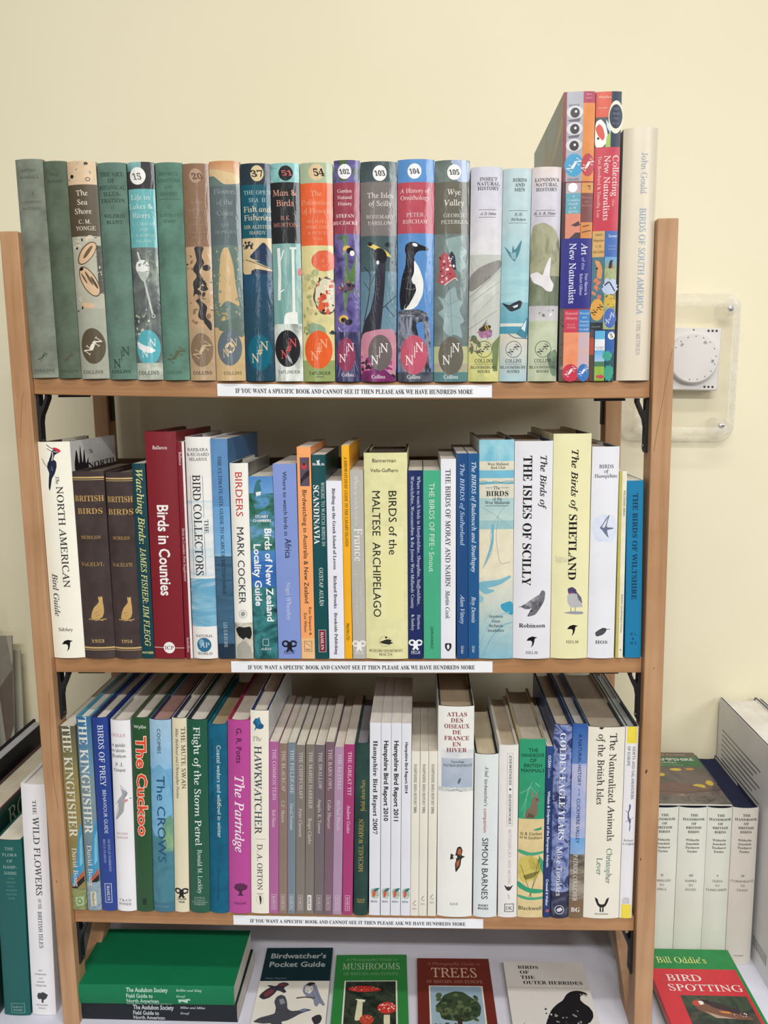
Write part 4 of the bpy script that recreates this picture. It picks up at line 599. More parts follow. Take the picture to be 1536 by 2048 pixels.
bk('m9', 'hj', 'off-white hardback on birders with red word, binoculars at the foot', [('v', 's', 'BIRDERS', .5, .045, .265, 7.6, 'c4403c'), ('v', 's', 'MARK COCKER', .5, .32, .71, 7.6, '2b3138'), ('Q', .5, .765, 4.3, 4.5, '88898c', .5), ('E', .5, .765, 2.5, 3, '9c9da0', 0, .3), ('N', 0, .81, 1, 1, ['8d8473', 'b9b4a4', 'd6d3c6', '5f584c'], 40), ('P', '1f1f21', [.05, .845, .25, .83, .5, .835, .9, .83, .95, .87, .85, .90, .6, .885, .5, .90, .2, .88]), ('P', 'a9a69c', [.1, .93, .5, .90, .9, .94, .9, 1, .1, 1])], col='eceae2', case='2a2826', d=128, right=[('N', 0, 0, 1, 1, ['4a4842', '77736a', '8d897e'], 25)])
bk('m10', 'pb', 'New Zealand bird guide with a green pigeon in tree ferns', [('R', 0, 0, 1, .09, '4d86c6', '6aa0d4'), ('N', 0, .09, 1, .26, ['143f35', '2f6b55', '5b95c9', '1d4f40'], 45), ('P', '35707a', [.3, .03, .42, .015, .52, .02, .52, .03, .45, .035, .52, .07, .5, .095, .3, .1, .15, .12, .2, .075]), ('P', 'eceeec', [.28, .085, .5, .08, .48, .1, .3, .105]), ('N', 0, .24, 1, .46, ['1f4f46', '3f7d70', '6d9fd0', '2b6154'], 40), ('R', 0, .40, 1, .56, '4a86c2', '2f66b0'), ('N', 0, .46, 1, .60, ['3a78c0', '2d60a8', '5a95cf'], 20, (.3, 1, 3)), ('N', 0, .60, 1, 1, ['103a3c', '1f5a5c', '3f8488', '0e2f33'], 50), ('m', 'S', 'STUART|CHAMBERS', .5, .215, .022, 2.8, 'eef2f2', .8), ('v', 'S', 'Birds of New Zealand', .74, .28, .79, 7.5, 'f2f5f5'), ('v', 'S', 'Locality Guide', .27, .365, .705, 7.5, 'f2f5f5'), ('B', .38, .89, .62, .925, 'c9d8d8', .5), ('h', 'o', 'ARN', .5, .945, 3, 'd6e0e0', .45)], col='28605f', d=148)
bk('m11', 'pb', 'periwinkle blue paperback on watching birds in Africa', [('v', 's', 'Where to watch birds in', .5, .038, .36, 4.4, '23273a'), ('v', 's', 'Africa', .57, .375, .475, 7, '23273a'), ('v', 'r', 'Nigel Wheatley', .52, .60, .795, 4.5, 'cdd6ee'), ('H', .5, .935, 10, '17181f'), ('h', 'r', 'HELM', .48, .965, 3.6, '2b3045', .46)], col='7f94d0', d=148)
bk('m12', 'pb', 'orange paperback on Australia and New Zealand birdwatching with a purple picture', [('R', 0, .9, 1, 1, 'f0bd85', 'eec08d'), ('R', .2, .048, .88, .18, '564a5c'), ('E', .5, .088, 3, 3.6, 'c2383f'), ('E', .5, .079, 1.6, 1.4, '2b1f24'), ('P', '221f26', [.2, .15, .6, .115, .88, .105, .88, .13, .5, .15, .2, .175]), ('v', 's', 'Birdwatching in Australia & New Zealand', .5, .198, .73, 4.8, '2a211c'), ('v', 's', 'Ken Simpson &', .72, .75, .885, 3, '2a211c'), ('v', 's', 'Zoe Wilson', .36, .775, .87, 3, '2a211c'), ('B', .25, .915, .78, .965, '2a211c', .4), ('L', '2a211c', .4, [.3, .92, .7, .94]), ('h', 's', 'NH', .5, .955, 2.2, '2a211c', .3)], col='f2a468', d=150)
bk('m13', 'pb', 'dark teal paperback on Scandinavia with white capitals', [('P', 'dfe8e6', [.35, .025, .45, .03, .6, .022, .55, .038, .62, .05, .45, .05, .4, .04]), ('h', 'b', 'BirdLife', .5, .045, 2.6, 'e6ecea', .88), ('v', 'b', 'SCANDINAVIA', .3, .145, .43, 6.2, 'f0f3f1'), ('v', 'r', 'WHERE TO WATCH BIRDS IN', .78, .13, .44, 3.4, 'cfdcd8'), ('v', 'r', 'GUSTAF AULÉN', .55, .545, .735, 4, 'e6ecea'), ('R', .3, .855, .82, .965, '7a1f2e'), ('B', .3, .855, .82, .965, 'cfc3c0', .5), ('v', 'b', 'HAMLYN', .55, .865, .955, 3.4, 'f0e6e4')], col='0f4b50', d=146)
bk('m14', 'pb', 'white paperback on birding a Greek island with black lettering', [('v', 'b', 'Birding on the Greek Island of Lesvos', .48, .04, .49, 3.5, K), ('v', 'b', 'Richard Brooks', .48, .525, .71, 3.5, K), ('v', 'b', 'Brookside Publishing', .48, .735, .975, 3.5, K)], col='e4e5f0', d=145)
bk('m15', 'pb', 'narrow yellow guide to the Canary Islands', [('v', 'i', "A BIRDWATCHERS' GUIDE TO THE CANARY ISLANDS", .52, .05, .465, 3.2, '3a2c08'), ('v', 's', 'PRION LTD', .45, .83, .91, 3.2, '3a2c08')], col='f0ae22', d=158)
bk('m16', 'pb', 'pale grey paperback on watching birds in France', [('v', 'r', 'Where to watch birds in', .45, .03, .29, 3.6, 'e9e8e4'), ('v', 'r', 'France', .56, .30, .475, 8.5, 'f4f3f0'), ('v', 'r', 'La Ligue Francaise', .72, .59, .75, 2.6, 'deddd8'), ('v', 'r', 'pour la Protection des Oiseaux', .38, .54, .81, 2.6, 'deddd8'), ('H', .5, .93, 9, 'efeeea'), ('h', 'r', 'HELM', .5, .967, 3.4, 'efeeea', .6)], col='b4b2ab', d=140)
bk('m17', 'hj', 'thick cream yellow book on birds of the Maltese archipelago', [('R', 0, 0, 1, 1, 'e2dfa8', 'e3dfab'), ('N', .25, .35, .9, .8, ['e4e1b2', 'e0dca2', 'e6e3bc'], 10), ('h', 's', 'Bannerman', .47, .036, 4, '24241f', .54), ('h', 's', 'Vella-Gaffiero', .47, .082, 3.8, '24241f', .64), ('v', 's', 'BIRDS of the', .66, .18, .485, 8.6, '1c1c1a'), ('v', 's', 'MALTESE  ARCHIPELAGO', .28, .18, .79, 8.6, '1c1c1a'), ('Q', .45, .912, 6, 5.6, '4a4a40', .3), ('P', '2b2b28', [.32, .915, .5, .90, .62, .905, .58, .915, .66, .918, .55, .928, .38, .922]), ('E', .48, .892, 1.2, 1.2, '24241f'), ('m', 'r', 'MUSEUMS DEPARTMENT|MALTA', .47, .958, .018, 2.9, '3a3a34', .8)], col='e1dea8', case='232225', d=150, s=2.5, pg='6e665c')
bk('m18', 'pb', 'navy paperback on Herefordshire and neighbouring counties', [('v', 'r', 'Where to watch birds in Herefordshire, Shropshire, Staffordshire,', .72, .03, .71, 3.3, 'd4d9ea'), ('v', 'r', 'Warwickshire, Worcestershire & the former West Midlands County', .3, .03, .725, 3.3, 'd4d9ea'), ('v', 'r', 'Harrison', .72, .76, .84, 3.2, 'd4d9ea'), ('v', 'r', '& Sankey', .32, .76, .845, 3.2, 'd4d9ea'), ('H', .5, .925, 9, 'f0f2f6'), ('h', 'r', 'HELM', .5, .965, 3.4, 'e9ecf2', .62)], col='1d2a5c', d=140)
bk('m19', 'pb', 'sea green paperback on the birds of Fife', [('v', 's', 'THE BIRDS OF FIFE', .5, .065, .395, 5.6, 'd6ecdc'), ('E', .5, .408, .7, .7, 'd6ecdc'), ('v', 's', 'Smout', .48, .425, .53, 5.6, 'd6ecdc'), ('v', 's', 'JOHN DONALD', .5, .825, .945, 2.9, '1d4a3c')], col='46a882', d=145)
bk('m20', 'pb', 'white paperback on the birds of Moray and Nairn', [('v', 'r', 'THE BIRDS OF MORAY AND NAIRN', .48, .05, .63, 5.2, '26282e'), ('v', 'i', 'Martin Cook', .46, .65, .795, 4.6, '26282e'), ('P', '1d1f24', [.28, .92, .72, .92, .72, .945, .5, .965, .28, .945]), ('P', 'e6e6ea', [.4, .93, .55, .925, .6, .94, .5, .955, .42, .945])], col='e3e4ea', d=155)
bk('m21', 'pb', 'blue paperback on the birds of Sutherland', [('v', 'I', 'The BIRDS of Sutherland', .5, .05, .44, 4.2, 'b9cfe4'), ('v', 'I', 'Alan Vittery', .5, .68, .825, 4.2, 'c9d9e9'), ('v', 'I', 'Colin Baxter', .5, .935, .975, 3, 'c9d9e9')], col='214a80', d=150)
bk('m22', 'pb', 'blue paperback on birds of Badenoch and Strathspey', [('v', 'I', 'The BIRDS of Badenoch and Strathspey', .52, .04, .57, 4.4, 'dbe6f0'), ('v', 'I', 'Roy Dennis', .5, .69, .82, 4.2, 'd3e0ec'), ('v', 'I', 'Colin Baxter', .5, .935, .97, 3, 'c9d9e9')], col='1f578c', d=150)
bk('m23', 'hj', 'pale blue and cream book on birds of the West Midlands with flowing lines', [('N', 0, 0, 1, .095, ['6db3cb', '94c8d6', 'b3d3d6'], 30), ('R', 0, .095, 1, .135, 'ddd9c4'), ('R', 0, .135, 1, .17, '74b7cf'), ('R', 0, .17, 1, .26, 'd9d6c4'), ('L', '3f7f92', .6, [0, .187, .15, .182, .3, .19, .45, .182, .6, .19, .8, .183, 1, .186]), ('P', '5fa6bd', [0, .19, .3, .185, .6, .19, 1, .188, 1, .198, .5, .194, 0, .20]), ('R', 0, .26, 1, .36, 'a9c9cb', 'bcd3ce'), ('R', 0, .36, 1, .40, '9cc2c6'), ('R', 0, .40, 1, .62, 'e3dbc1'), ('R', 0, .62, 1, 1, 'dcd9c6', '86b9c8'), ('m', 'r', 'West Midland|Bird Club', .54, .107, .016, 2.7, '32383c'), ('h', 'r', 'The', .5, .213, 3, '23272b'), ('h', 'b', 'BIRDS', .52, .238, 5.4, '23272b', .64), ('m', 'r', 'of the|West Midlands', .52, .262, .017, 3, '23272b'), ('L', '33383c', .4, [.18, .213, .38, .213]), ('L', '33383c', .4, [.62, .213, .85, .213]), ('L', '33383c', .5, [.18, .294, .85, .294]),
    ('L', '8fb0b4', .6, [.1, .3, .5, .34, .98, .4]), ('L', '8fb0b4', .6, [.9, .27, .55, .33, .3, .42, .4, .5, .1, .58]), ('P', '6faec6', [.35, .38, .43, .37, .42, .46, .3, .52, .1, .58, .28, .5, .36, .44]), ('L', '8f9c96', .5, [.55, .34, .48, .44, .6, .56, .9, .55]), ('P', '7db6c8', [0, .64, .6, .63, .9, .61, .95, .62, .6, .655, .2, .67, .5, .68, .2, .70, 0, .68]), ('P', '3f9bbd', [.62, .745, .9, .73, 1, .74, 1, .8, .8, .785, .65, .765]), ('P', '8fc0cd', [0, .7, .14, .715, .1, .735, 0, .74]), ('L', '8fc0cd', 1.4, [0, .95, .2, .86, .5, .80, .9, .78]), ('L', '79b3c4', 1.2, [.1, .99, .35, .9, .7, .84, 1, .83]), ('L', '8fc0cd', 1.2, [.3, .99, .5, .92, .9, .88]), ('L', '9cc6cd', 1, [0, .9, .15, .82, .4, .77]), ('m', 'r', 'Harrison|Dean|Richards|Smallshire', .5, .80, .022, 2.9, '2d3a40')], col='d3dcd2', case='3a3a3a', d=170, s=2, left=[('R', 0, 0, 1, 1, 'c3cdc8'), ('h', 's', 'Birds', .9, .05, 5, '5a8a98')])
bk('m24', 'hj', 'thick white book on the birds of the Isles of Scilly', [('v', 'I', 'The Birds of', .75, .065, .305, 6.6, K), ('v', 'b', 'THE ISLES OF SCILLY', .34, .065, .655, 9.4, '101013'), ('N', [.35, .80, .62, .72, .75, .675, .85, .685, .82, .73, .6, .79, .42, .80], 0, 0, 0, ['4b4a55', '77767f', '2f2e38'], 120), ('N', [.18, .755, .35, .735, .55, .71, .7, .695, .65, .73, .45, .765, .3, .765], 0, 0, 0, ['8d8b92', '5a5863', 'b3b2b8'], 90), ('L', '3b3a44', .5, [.14, .757, .35, .745]), ('h', 'b', 'Robinson', .5, .842, 4.6, K, .7), ('W', .5, .92, 6.6, '101014'), ('h', 'r', 'HELM', .5, .97, 3, '3c3c42', .32)], col='e0e0e6', case='1d2b55', d=190, s=3.5, kind='jacket')
bk('m25', 'hj', 'thick pale yellow book on the birds of Shetland', [('v', 'I', 'The Birds of', .56, .068, .335, 6.8, K), ('v', 'b', 'SHETLAND', .54, .35, .64, 8.6, '141416'), ('P', '4b4468', [.42, .68, .55, .672, .66, .685, .68, .705, .56, .715, .45, .705]), ('E', .52, .702, 2.4, 2, '8b3f86'), ('P', 'b9b8bd', [.42, .705, .62, .7, .78, .72, .8, .745, .86, .765, .7, .765, .5, .765, .42, .74]), ('P', '6a6a77', [.65, .69, .8, .72, .84, .75, .72, .73]), ('L', '6b5b48', .6, [.52, .765, .52, .785]), ('L', '6b5b48', .6, [.64, .765, .64, .785]), ('P', '9c9cab', [.3, .79, .55, .782, .85, .785, .88, .797, .6, .797]), ('W', .58, .87, 6.6, '101014'), ('h', 'r', 'HELM', .58, .922, 3, '5a5850', .34), ('S', .05, .54, .35, .56, 6, 3, ['d9d5ac'])], col='e6e2b4', case='26262b', d=180, s=3.5)
bk('m26', 'hj', 'white book on birds of Hampshire with a flying tern', [('m', 'r', 'BIRDS|of|Hampshire', .52, .09, .022, 3.6, '3a3d48', .88), ('N', [.1, .33, .4, .31, .9, .32, .98, .40, .8, .44, .2, .44, .05, .38], 0, 0, 0, ['c3d3ec', 'd9e0ee', 'b3c9ea'], 12), ('P', '6d7590', [.32, .375, .42, .36, .55, .33, .7, .31, .6, .35, .58, .372, .85, .375, .84, .38, .6, .385, .62, .40, .68, .425, .5, .40, .42, .385]), ('P', 'dfe3ec', [.4, .372, .55, .34, .62, .325, .55, .36, .5, .375]), ('P', '4f4f58', [.25, .875, .4, .86, .55, .85, .7, .855, .66, .87, .55, .885, .3, .895]), ('L', '2b2b30', .6, [.5, .86, .82, .858]), ('h', 'b', 'HOS', .5, .92, 3.6, '55565c', .45)], col='e4e5ec', case='3a3c44', d=160, s=2.5)
bk('m27', 'pb', 'very thin cream booklet on Wiltshire birds with a yellow-green left side', [('R', 0, 0, .38, 1, 'c3bb6c'), ('R', .38, 0, 1, 1, 'eae6cf'), ('v', 'r', 'WILTSHIRE BIRDS', .72, .1, .235, 1.9, '66675a'), ('v', 'r', 'Wiltshire Ornithological Society', .72, .65, .86, 1.7, '66675a'), ('h', 'S', 'B', .68, .955, 1.5, '2b2b2b')], col='e9e4c8', d=130, left=[('R', 0, 0, 1, 1, 'c9c27a')])
bk('m28', 'pb', 'teal blue paperback on the birds of Wiltshire, rightmost on the middle shelf', [('v', 'b', 'THE BIRDS OF WILTSHIRE', .52, .07, .665, 5.4, '143a55'), ('m', 'r', 'W L|&|M S', .5, .862, .026, 2.8, '14405c')], col='1779a6', d=140, kind='matte')

# ---- bottom shelf
kf = lambda a: [('v', 'b', 'THE KINGFISHER', .45, .0, .595, 10, a), ('P', '3f93bd', [.75, .58, 1, .5, 1, .78, .6, .86, .1, .89, .05, .82, .5, .74]), ('P', '78b9d0', [.8, .62, .98, .58, .9, .74, .7, .76]), ('P', 'b35a3c', [.3, .84, .95, .78, .95, .81, .4, .87]), ('P', '1d1c1c', [.05, .875, .95, .81, .95, .84, .05, .905]), ('v', 'r', 'David Boag', .4, .655, .87, 5.2, 'e6e3da')]
bk('b1', 'pb', 'olive spine with pale capitals and a kingfisher, leftmost on the bottom shelf', [('R', 0, 0, 1, .3, '55584a', '8f8455'), ('R', 0, .3, 1, .87, '8f8250', '8c7f4e')]+kf('dcd8c4')+[('N', 0, .88, 1, 1, ['5f6b3f', '8f9660', '39452f'], 90), ('P', 'a3bd8b', [.2, .93, .85, .925, .8, .975, .3, .98]), ('L', '23301f', .8, [.35, .945, .55, .935, .7, .955, .5, .968, .35, .95])], col='8c8150', d=160, s=1)
bk('b2', 'hj', 'blue hardback with pale capitals and a diving kingfisher, second on the bottom shelf', [('R', 0, 0, 1, .3, '2f6a98', '6d93a9'), ('R', 0, .3, 1, .9, '7b9199', '6f868f')]+kf('dfe0d2')+[('N', 0, .85, 1, 1, ['6b8494', '93a5ad', '4f6a78'], 60), ('R', .3, .9, .7, .975, 'cfccb4'), ('v', 'r', 'Blandford', .5, .905, .97, 2.6, '4a5a58')], col='6a8b9c', case='3f8ea6', d=165)
bk('b3', 'hj', 'royal blue book on birds of prey behaviour', [('v', 'r', 'BIRDS OF PREY', .56, .035, .345, 6.2, 'e2e6f0'), ('v', 's', 'BEHAVIOUR GUIDE', .6, .365, .59, 4, 'd3d9ea'), ('v', 'r', 'NICHOLAS HAMMOND', .72, .62, .79, 2.5, 'a9b6d9'), ('v', 'r', 'BRUCE PEARSON', .42, .62, .745, 2.5, 'a9b6d9'), ('B', .3, .855, .72, .955, 'd3d9ea', .6), ('v', 'b', 'HAMLYN', .52, .865, .945, 3.2, 'e2e6f0')], col='27418c', case='1b2650', d=165)
bk('b4', 'hj', 'white book on gulls with a grey gull in flight', [('h', 'r', 'GULLS', .4, .075, 3.4, 'b96a74', .7), ('m', 'r', 'a guide|to identi-|fication', .4, .125, .028, 3.8, '3b3c40', .74), ('m', 'r', 'P. J.|Grant', .42, .225, .028, 4, '3b3c40', .6), ('P', 'a3a5ab', [.4, .33, .48, .35, .8, .37, .7, .39, .6, .43, .55, .47, .2, .51, .12, .515, .3, .46, .3, .42, .1, .44, .35, .4, .52, .38]), ('L', '4c4d55', .4, [.4, .33, .75, .365, .6, .4]), ('L', '4c4d55', .4, [.12, .515, .3, .43]), ('E', .76, .4, 3, 2.4, 'eef0f0'), ('E', .68, .412, 2.6, 1.6, 'd98a8e', 30), ('L', '3b3c40', .8, [.85, .4, .95, .402]), ('m', 'r', 'SECOND|EDITION', .42, .585, .021, 2.5, 'b97a80', .6), ('m', 'r', 'T & A D|POYSER', .45, .94, .021, 2.8, '4b4c50', .65)], col='e8e8ea', case='8e8f90', d=165, s=3)
bk('b5', 'hj', 'dark green book with big red cuckoo title edged in white', [('h', 's', 'Wyllie', .5, .045, 4, 'e9efe6', .72), ('v', 'X', 'The Cuckoo', .55, .0905, .6045, 11.0, 'f3d6c2'), ('v', 'S', 'The Cuckoo', .55, .095, .60, 11.0, 'e04a2c'), ('R', .4, .93, .65, .965, '1c2f20')], col='27502e', case='4a5238', d=170)
bk('b6', 'hj', 'sky to sea blue painted book on crows', [('R', 0, 0, 1, .25, 'a3c6dd', '8dbbdd'), ('R', 0, .25, 1, .6, '6fabd3', '4a87a8'), ('R', 0, .6, 1, 1, '3f7f8e', '2f6a80'), ('N', [0, .3, .4, .22, .7, .25, 1, .4, 1, .6, 0, .6], 0, 0, 0, ['5f9dc4', '79b0cf', '4d8cb4'], 20), ('N', [.5, .52, 1, .48, 1, .7, .6, .7], 0, 0, 0, ['7fa55c', '5f9080', '8fb27a'], 30), ('N', 0, .68, 1, .95, ['2f6c80', '3d7d8a', '275c70'], 25), ('v', 's', 'COOMBS', .46, .045, .17, 3.9, '2b3c58'), ('v', 's', 'The CROWS', .5, .285, .735, 9.4, '1f4a80'), ('h', 's', 'BATSFORD', .45, .97, 1.8, '7fa5b0', .6)], col='5f9dc0', case='3a2c4a', pg='a98880', d=175, kind='sleeve')
bk('b7', 'hj', 'narrow cream book on the mute swan', [('v', 'r', 'THE MUTE SWAN', .78, .045, .355, 4.4, '4c4638'), ('v', 'i', 'Mike Birkhead and Christopher Perrins', .36, .05, .405, 3.1, '4c4638'), ('H', .5, .9, 9.5, '141414'), ('m', 'S', 'CROOM|HELM', .5, .93, .015, 2, '141414', .7)], col='dcd4b6', case='20264a', d=168)
bk('b8', 'hj', 'dark green book on the storm petrel with white script-like title', [('v', 'r', 'Flight of the Storm Petrel', .5, .035, .645, 7.2, 'e9f0ea'), ('v', 'r', 'Ronald M. Lockley', .55, .665, .895, 5, 'cfdfd4'), ('m', 'r', 'DAVID &|CHARLES', .5, .92, .014, 2, 'a9c2b4', .6), ('R', .1, .945, .9, .947, 'a9c2b4'), ('h', 'r', 'SCRIBNER', .5, .955, 2, 'a9c2b4', .6)], col='1f5742', case='1d1f30', d=168)
bk('b9', 'hc', 'petrol blue clothbound book on coastal waders and wildfowl', [('v', 's', 'Coastal waders and wildfowl in winter', .58, .105, .59, 4.6, 'd9e4e2'), ('v', 's', 'Evans Goss-Custard Hale', .25, .105, .385, 2.8, '1b4d63'), ('v', 's', 'BOU/Cambridge', .5, .76, .93, 3.2, '1b4d63')], case='0f5a77', c2='12607d', pg='a89878', d=150, s=3)
bk('b10', 'hj', 'bright magenta book on the partridge with white script title', [('v', 's', 'G. R. Potts', .52, .04, .215, 6.2, '3b1230'), ('v', 'I', 'The Partridge', .52, .28, .675, 10, 'f5e6f0'), ('E', .55, .86, 8, 5, '5a2049', 0, .12), ('P', '4a1a3c', [.45, .87, .65, .87, .6, .895, .72, .905, .38, .905, .5, .895]), ('h', 'b', 'COLLINS', .52, .945, 2.8, '4a1a3c', .55)], col='b34792', case='8e2430', d=168)
bk('b11', 'hj', 'tall cream book on a hawk watcher with a blue bird', [('P', '1f5a86', [.12, .06, .3, .035, .5, .045, .6, .06, .75, .07, .7, .085, .5, .09, .35, .085, .2, .1, .3, .075]), ('P', '2b74a0', [.3, .045, .5, .03, .6, .06, .4, .075]), ('h', 'i', 'The', .38, .135, 5, '8a8c8c', .5), ('v', 'r', 'HAWKWATCHER', .42, .17, .60, 8, '1f3148'), ('L', '55606a', .4, [.3, .625, .8, .625]), ('v', 'r', 'D. A. ORTON', .5, .65, .88, 6, '3b4650'), ('Q', .5, .93, 4, 5.5, '8a8a80', .3), ('P', '2b2b28', [.45, .91, .55, .91, .6, .93, .52, .96, .47, .93]), ('m', 'r', 'UNWIN', .5, .9, .01, 1.6, '55554f')], col='e8e3d3', case='1f2f5c', d=170, s=1.2, right=[('R', 0, 0, 1, 1, 'd3d4d4')])
pb = lambda i, lab, title, who, col, tc='d9c9c6', lc=None: bk(i, 'pb', lab, [('v', 'r', title, .55, .04, .04+.0195*len(title), 3.9, tc), ('v', 'r', who, .5, .095+.0195*len(title), .095+.0195*len(title)+.0128*len(who), 3.7, tc), ('R', .28, .885, .72, .975, lc or col)]+([('B', .28, .885, .72, .975, tc, .35)])+[('v', 'b', 'HAMLYN', .5, .893, .968, 2.5, '222222' if lc else tc)], col=col, d=144, pg='ddd8cc', kind='jacket')
pb('b12', 'pink-mauve thin paperback on the common tern', 'THE COMMON TERN', 'Rob Hume', 'a86094', 'ead0dc')
pb('b13', 'dusty brown thin paperback on the blackcap', 'THE BLACKCAP', 'C.F. Mason', '8a7268')
pb('b14', 'blue-grey thin paperback on the fieldfare', 'THE FIELDFARE', 'David Norman', '73808a', 'd3d9dc')
pb('b15', 'taupe thin paperback on the chiffchaff', 'THE CHIFFCHAFF', 'Peter Clement', '7c756c')
pb('b16', 'taupe thin paperback on the marsh harrier with a white maker panel', 'THE MARSH HARRIER', 'Roger Clarke', '7a736b', 'd9c9c6', 'e9e9e6')
pb('b17', 'grey-brown thin paperback on the swallow', 'THE SWALLOW', 'Angela K. Turner', '6d6468')
pb('b18', 'plum-grey thin paperback on the barn owl', 'THE BARN OWL', 'Colin Shawyer', '755c68')
pb('b19', 'lilac thin paperback on the kestrel', 'THE KESTREL', 'Michael Shrubb', 'a98aa6', 'dccbd8')
pb('b20', 'bright plum thin paperback on the great tit', 'THE GREAT TIT', 'Andrew Gosler', 'a2386f', 'f0cfe0')
bk('b21', 'hc', 'dark bottle green book of field sketches with gilt lettering', [('V', 'r', 'MICHAEL WARREN', .48, .43, .74, 5.2, 'b09c52'), ('V', 'r', 'field sketches', .58, .205, .385, 4.4, 'b09c52'), ('m', 'b', 'WILDLIFE|PRESS', .5, .905, .014, 2, 'b09c52', .6)], case='27403c', c2='2b4641', pg='8c8a90', d=146)
def hb(i, yr, big, f, lab): bk(i, 'pb', lab, [('v', f, 'Hampshire Bird Report '+yr, .52, .09 if big else .095, .57 if big == 2 else (.50 if big else .355), 5.0 if big else 3.1, '16161a'), ('N', [.12, .86, .8, .85, .95, .89, .8, .91, .2, .91], 0, 0, 0, ['c9d6cc', '8fae9a', 'e2e6e2'], 60), ('P', 'd0583f', [.3, .87, .5, .86, .62, .88, .5, .905, .3, .90]), ('P', '3d6a70', [.4, .865, .65, .855, .95, .853, .95, .858, .65, .872, .5, .875]), ('h', 'b', 'HOS', .45, .925, 2.4, '46606a', .62)], col='dcdde4', d=150, pg='d8d4ce', kind='card')
hb('b22', '2007', 2, 'b', 'white annual bird report with serif lettering, dated 2007'); hb('b23', '2010', 1, 'S', 'white annual bird report dated 2010, beside the serif-lettered one'); hb('b24', '2011', 1, 'S', 'white annual bird report dated 2011, second from the right of the four'); hb('b25', '2014', 0, 'S', 'white annual bird report dated 2014 with small lettering')
for i, y, v in (('b26', '2001', .92), ('b27', '1991', .89), ('b28', '1993', .88)):
    bk(i, 'pb', 'cream thin bird report dated '+y+{'b26': ', leftmost of three', 'b27': ', middle of three', 'b28': ', rightmost of three'}[i], [('v', 'r', 'HAMPSHIRE BIRD REPORT '+y, .48, .075, .37, 3, '6a685f'), ('L', '3a3a38', .6, [.3, v+.01, .5, v-.01, .65, v-.015]), ('L', '3a3a38', .6, [.4, v+.015, .7, v+.012]), ('h', 'r', 'HOS', .5, v+.035, 1.9, '8a887f', .5)], col='e0dccf', d=150, pg='cfc8ba', kind='card')
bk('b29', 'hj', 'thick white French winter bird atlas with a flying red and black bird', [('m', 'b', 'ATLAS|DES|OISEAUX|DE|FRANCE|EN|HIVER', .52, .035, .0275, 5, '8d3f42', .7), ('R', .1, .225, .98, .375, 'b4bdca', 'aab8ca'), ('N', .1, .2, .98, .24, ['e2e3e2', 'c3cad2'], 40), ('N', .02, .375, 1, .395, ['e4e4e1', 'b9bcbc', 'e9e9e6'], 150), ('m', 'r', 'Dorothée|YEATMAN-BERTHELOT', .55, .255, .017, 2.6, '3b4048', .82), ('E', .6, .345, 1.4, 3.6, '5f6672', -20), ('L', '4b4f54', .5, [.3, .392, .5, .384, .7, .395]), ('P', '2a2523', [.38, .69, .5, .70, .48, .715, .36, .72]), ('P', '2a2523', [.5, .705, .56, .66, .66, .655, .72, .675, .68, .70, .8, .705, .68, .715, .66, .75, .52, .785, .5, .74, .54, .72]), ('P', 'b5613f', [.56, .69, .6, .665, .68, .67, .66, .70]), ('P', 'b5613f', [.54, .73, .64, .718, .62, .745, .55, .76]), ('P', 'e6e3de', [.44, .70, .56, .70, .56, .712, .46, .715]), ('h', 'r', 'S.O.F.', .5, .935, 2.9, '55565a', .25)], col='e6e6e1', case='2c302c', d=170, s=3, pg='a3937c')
bk('b30', 'hj', 'pale grey-green bad birdwatcher companion', [('v', 'i', 'A bad', .5, .07, .135, 4, '3a3e40'), ('v', 's', "birdwatcher's", .48, .15, .31, 4, '55595a'), ('v', 's', 'companion', .47, .325, .47, 4.2, 'b9464a'), ('v', 's', 'SIMON BARNES', .47, .505, .885, 7, '33373a'), ('m', 'S', 'SHORT|BOOKS', .42, .925, .019, 2.5, '26292b', .5)], col='d9dfdf', case='1f2022', pg='c9bda2', d=135, s=3)
bk('b31', 'hj', 'pale handbook on butterflies and moths with a boxed series title', [('B', .42, .045, .72, .46, '8a8a88', .35), ('v', 'I', 'EYEWITNESS', .58, .055, .225, 2.6, '3a3b3f'), ('E', .58, .25, 1.2, 1.2, '2a2a2c'), ('v', 'I', 'HANDBOOKS', .58, .275, .45, 2.6, '3a3b3f'), ('v', 'r', 'BUTTERFLIES AND MOTHS', .58, .48, .80, 3.2, 'c9a9b0'), ('P', '35332f', [.5, .82, .3, .805, .4, .83, .48, .84, .6, .84, .68, .83, .8, .805, .6, .82, .55, .812]), ('h', 'r', '3', .55, .875, 5, 'b3b3b4', .12), ('B', .35, .92, .82, .965, '3a3b3f', .8), ('h', 'r', 'DK', .58, .943, 4.4, '4a4b4f', .36)], col='e2dfdb', case='c9c4bb', pg='bdb09a', d=150, s=2)
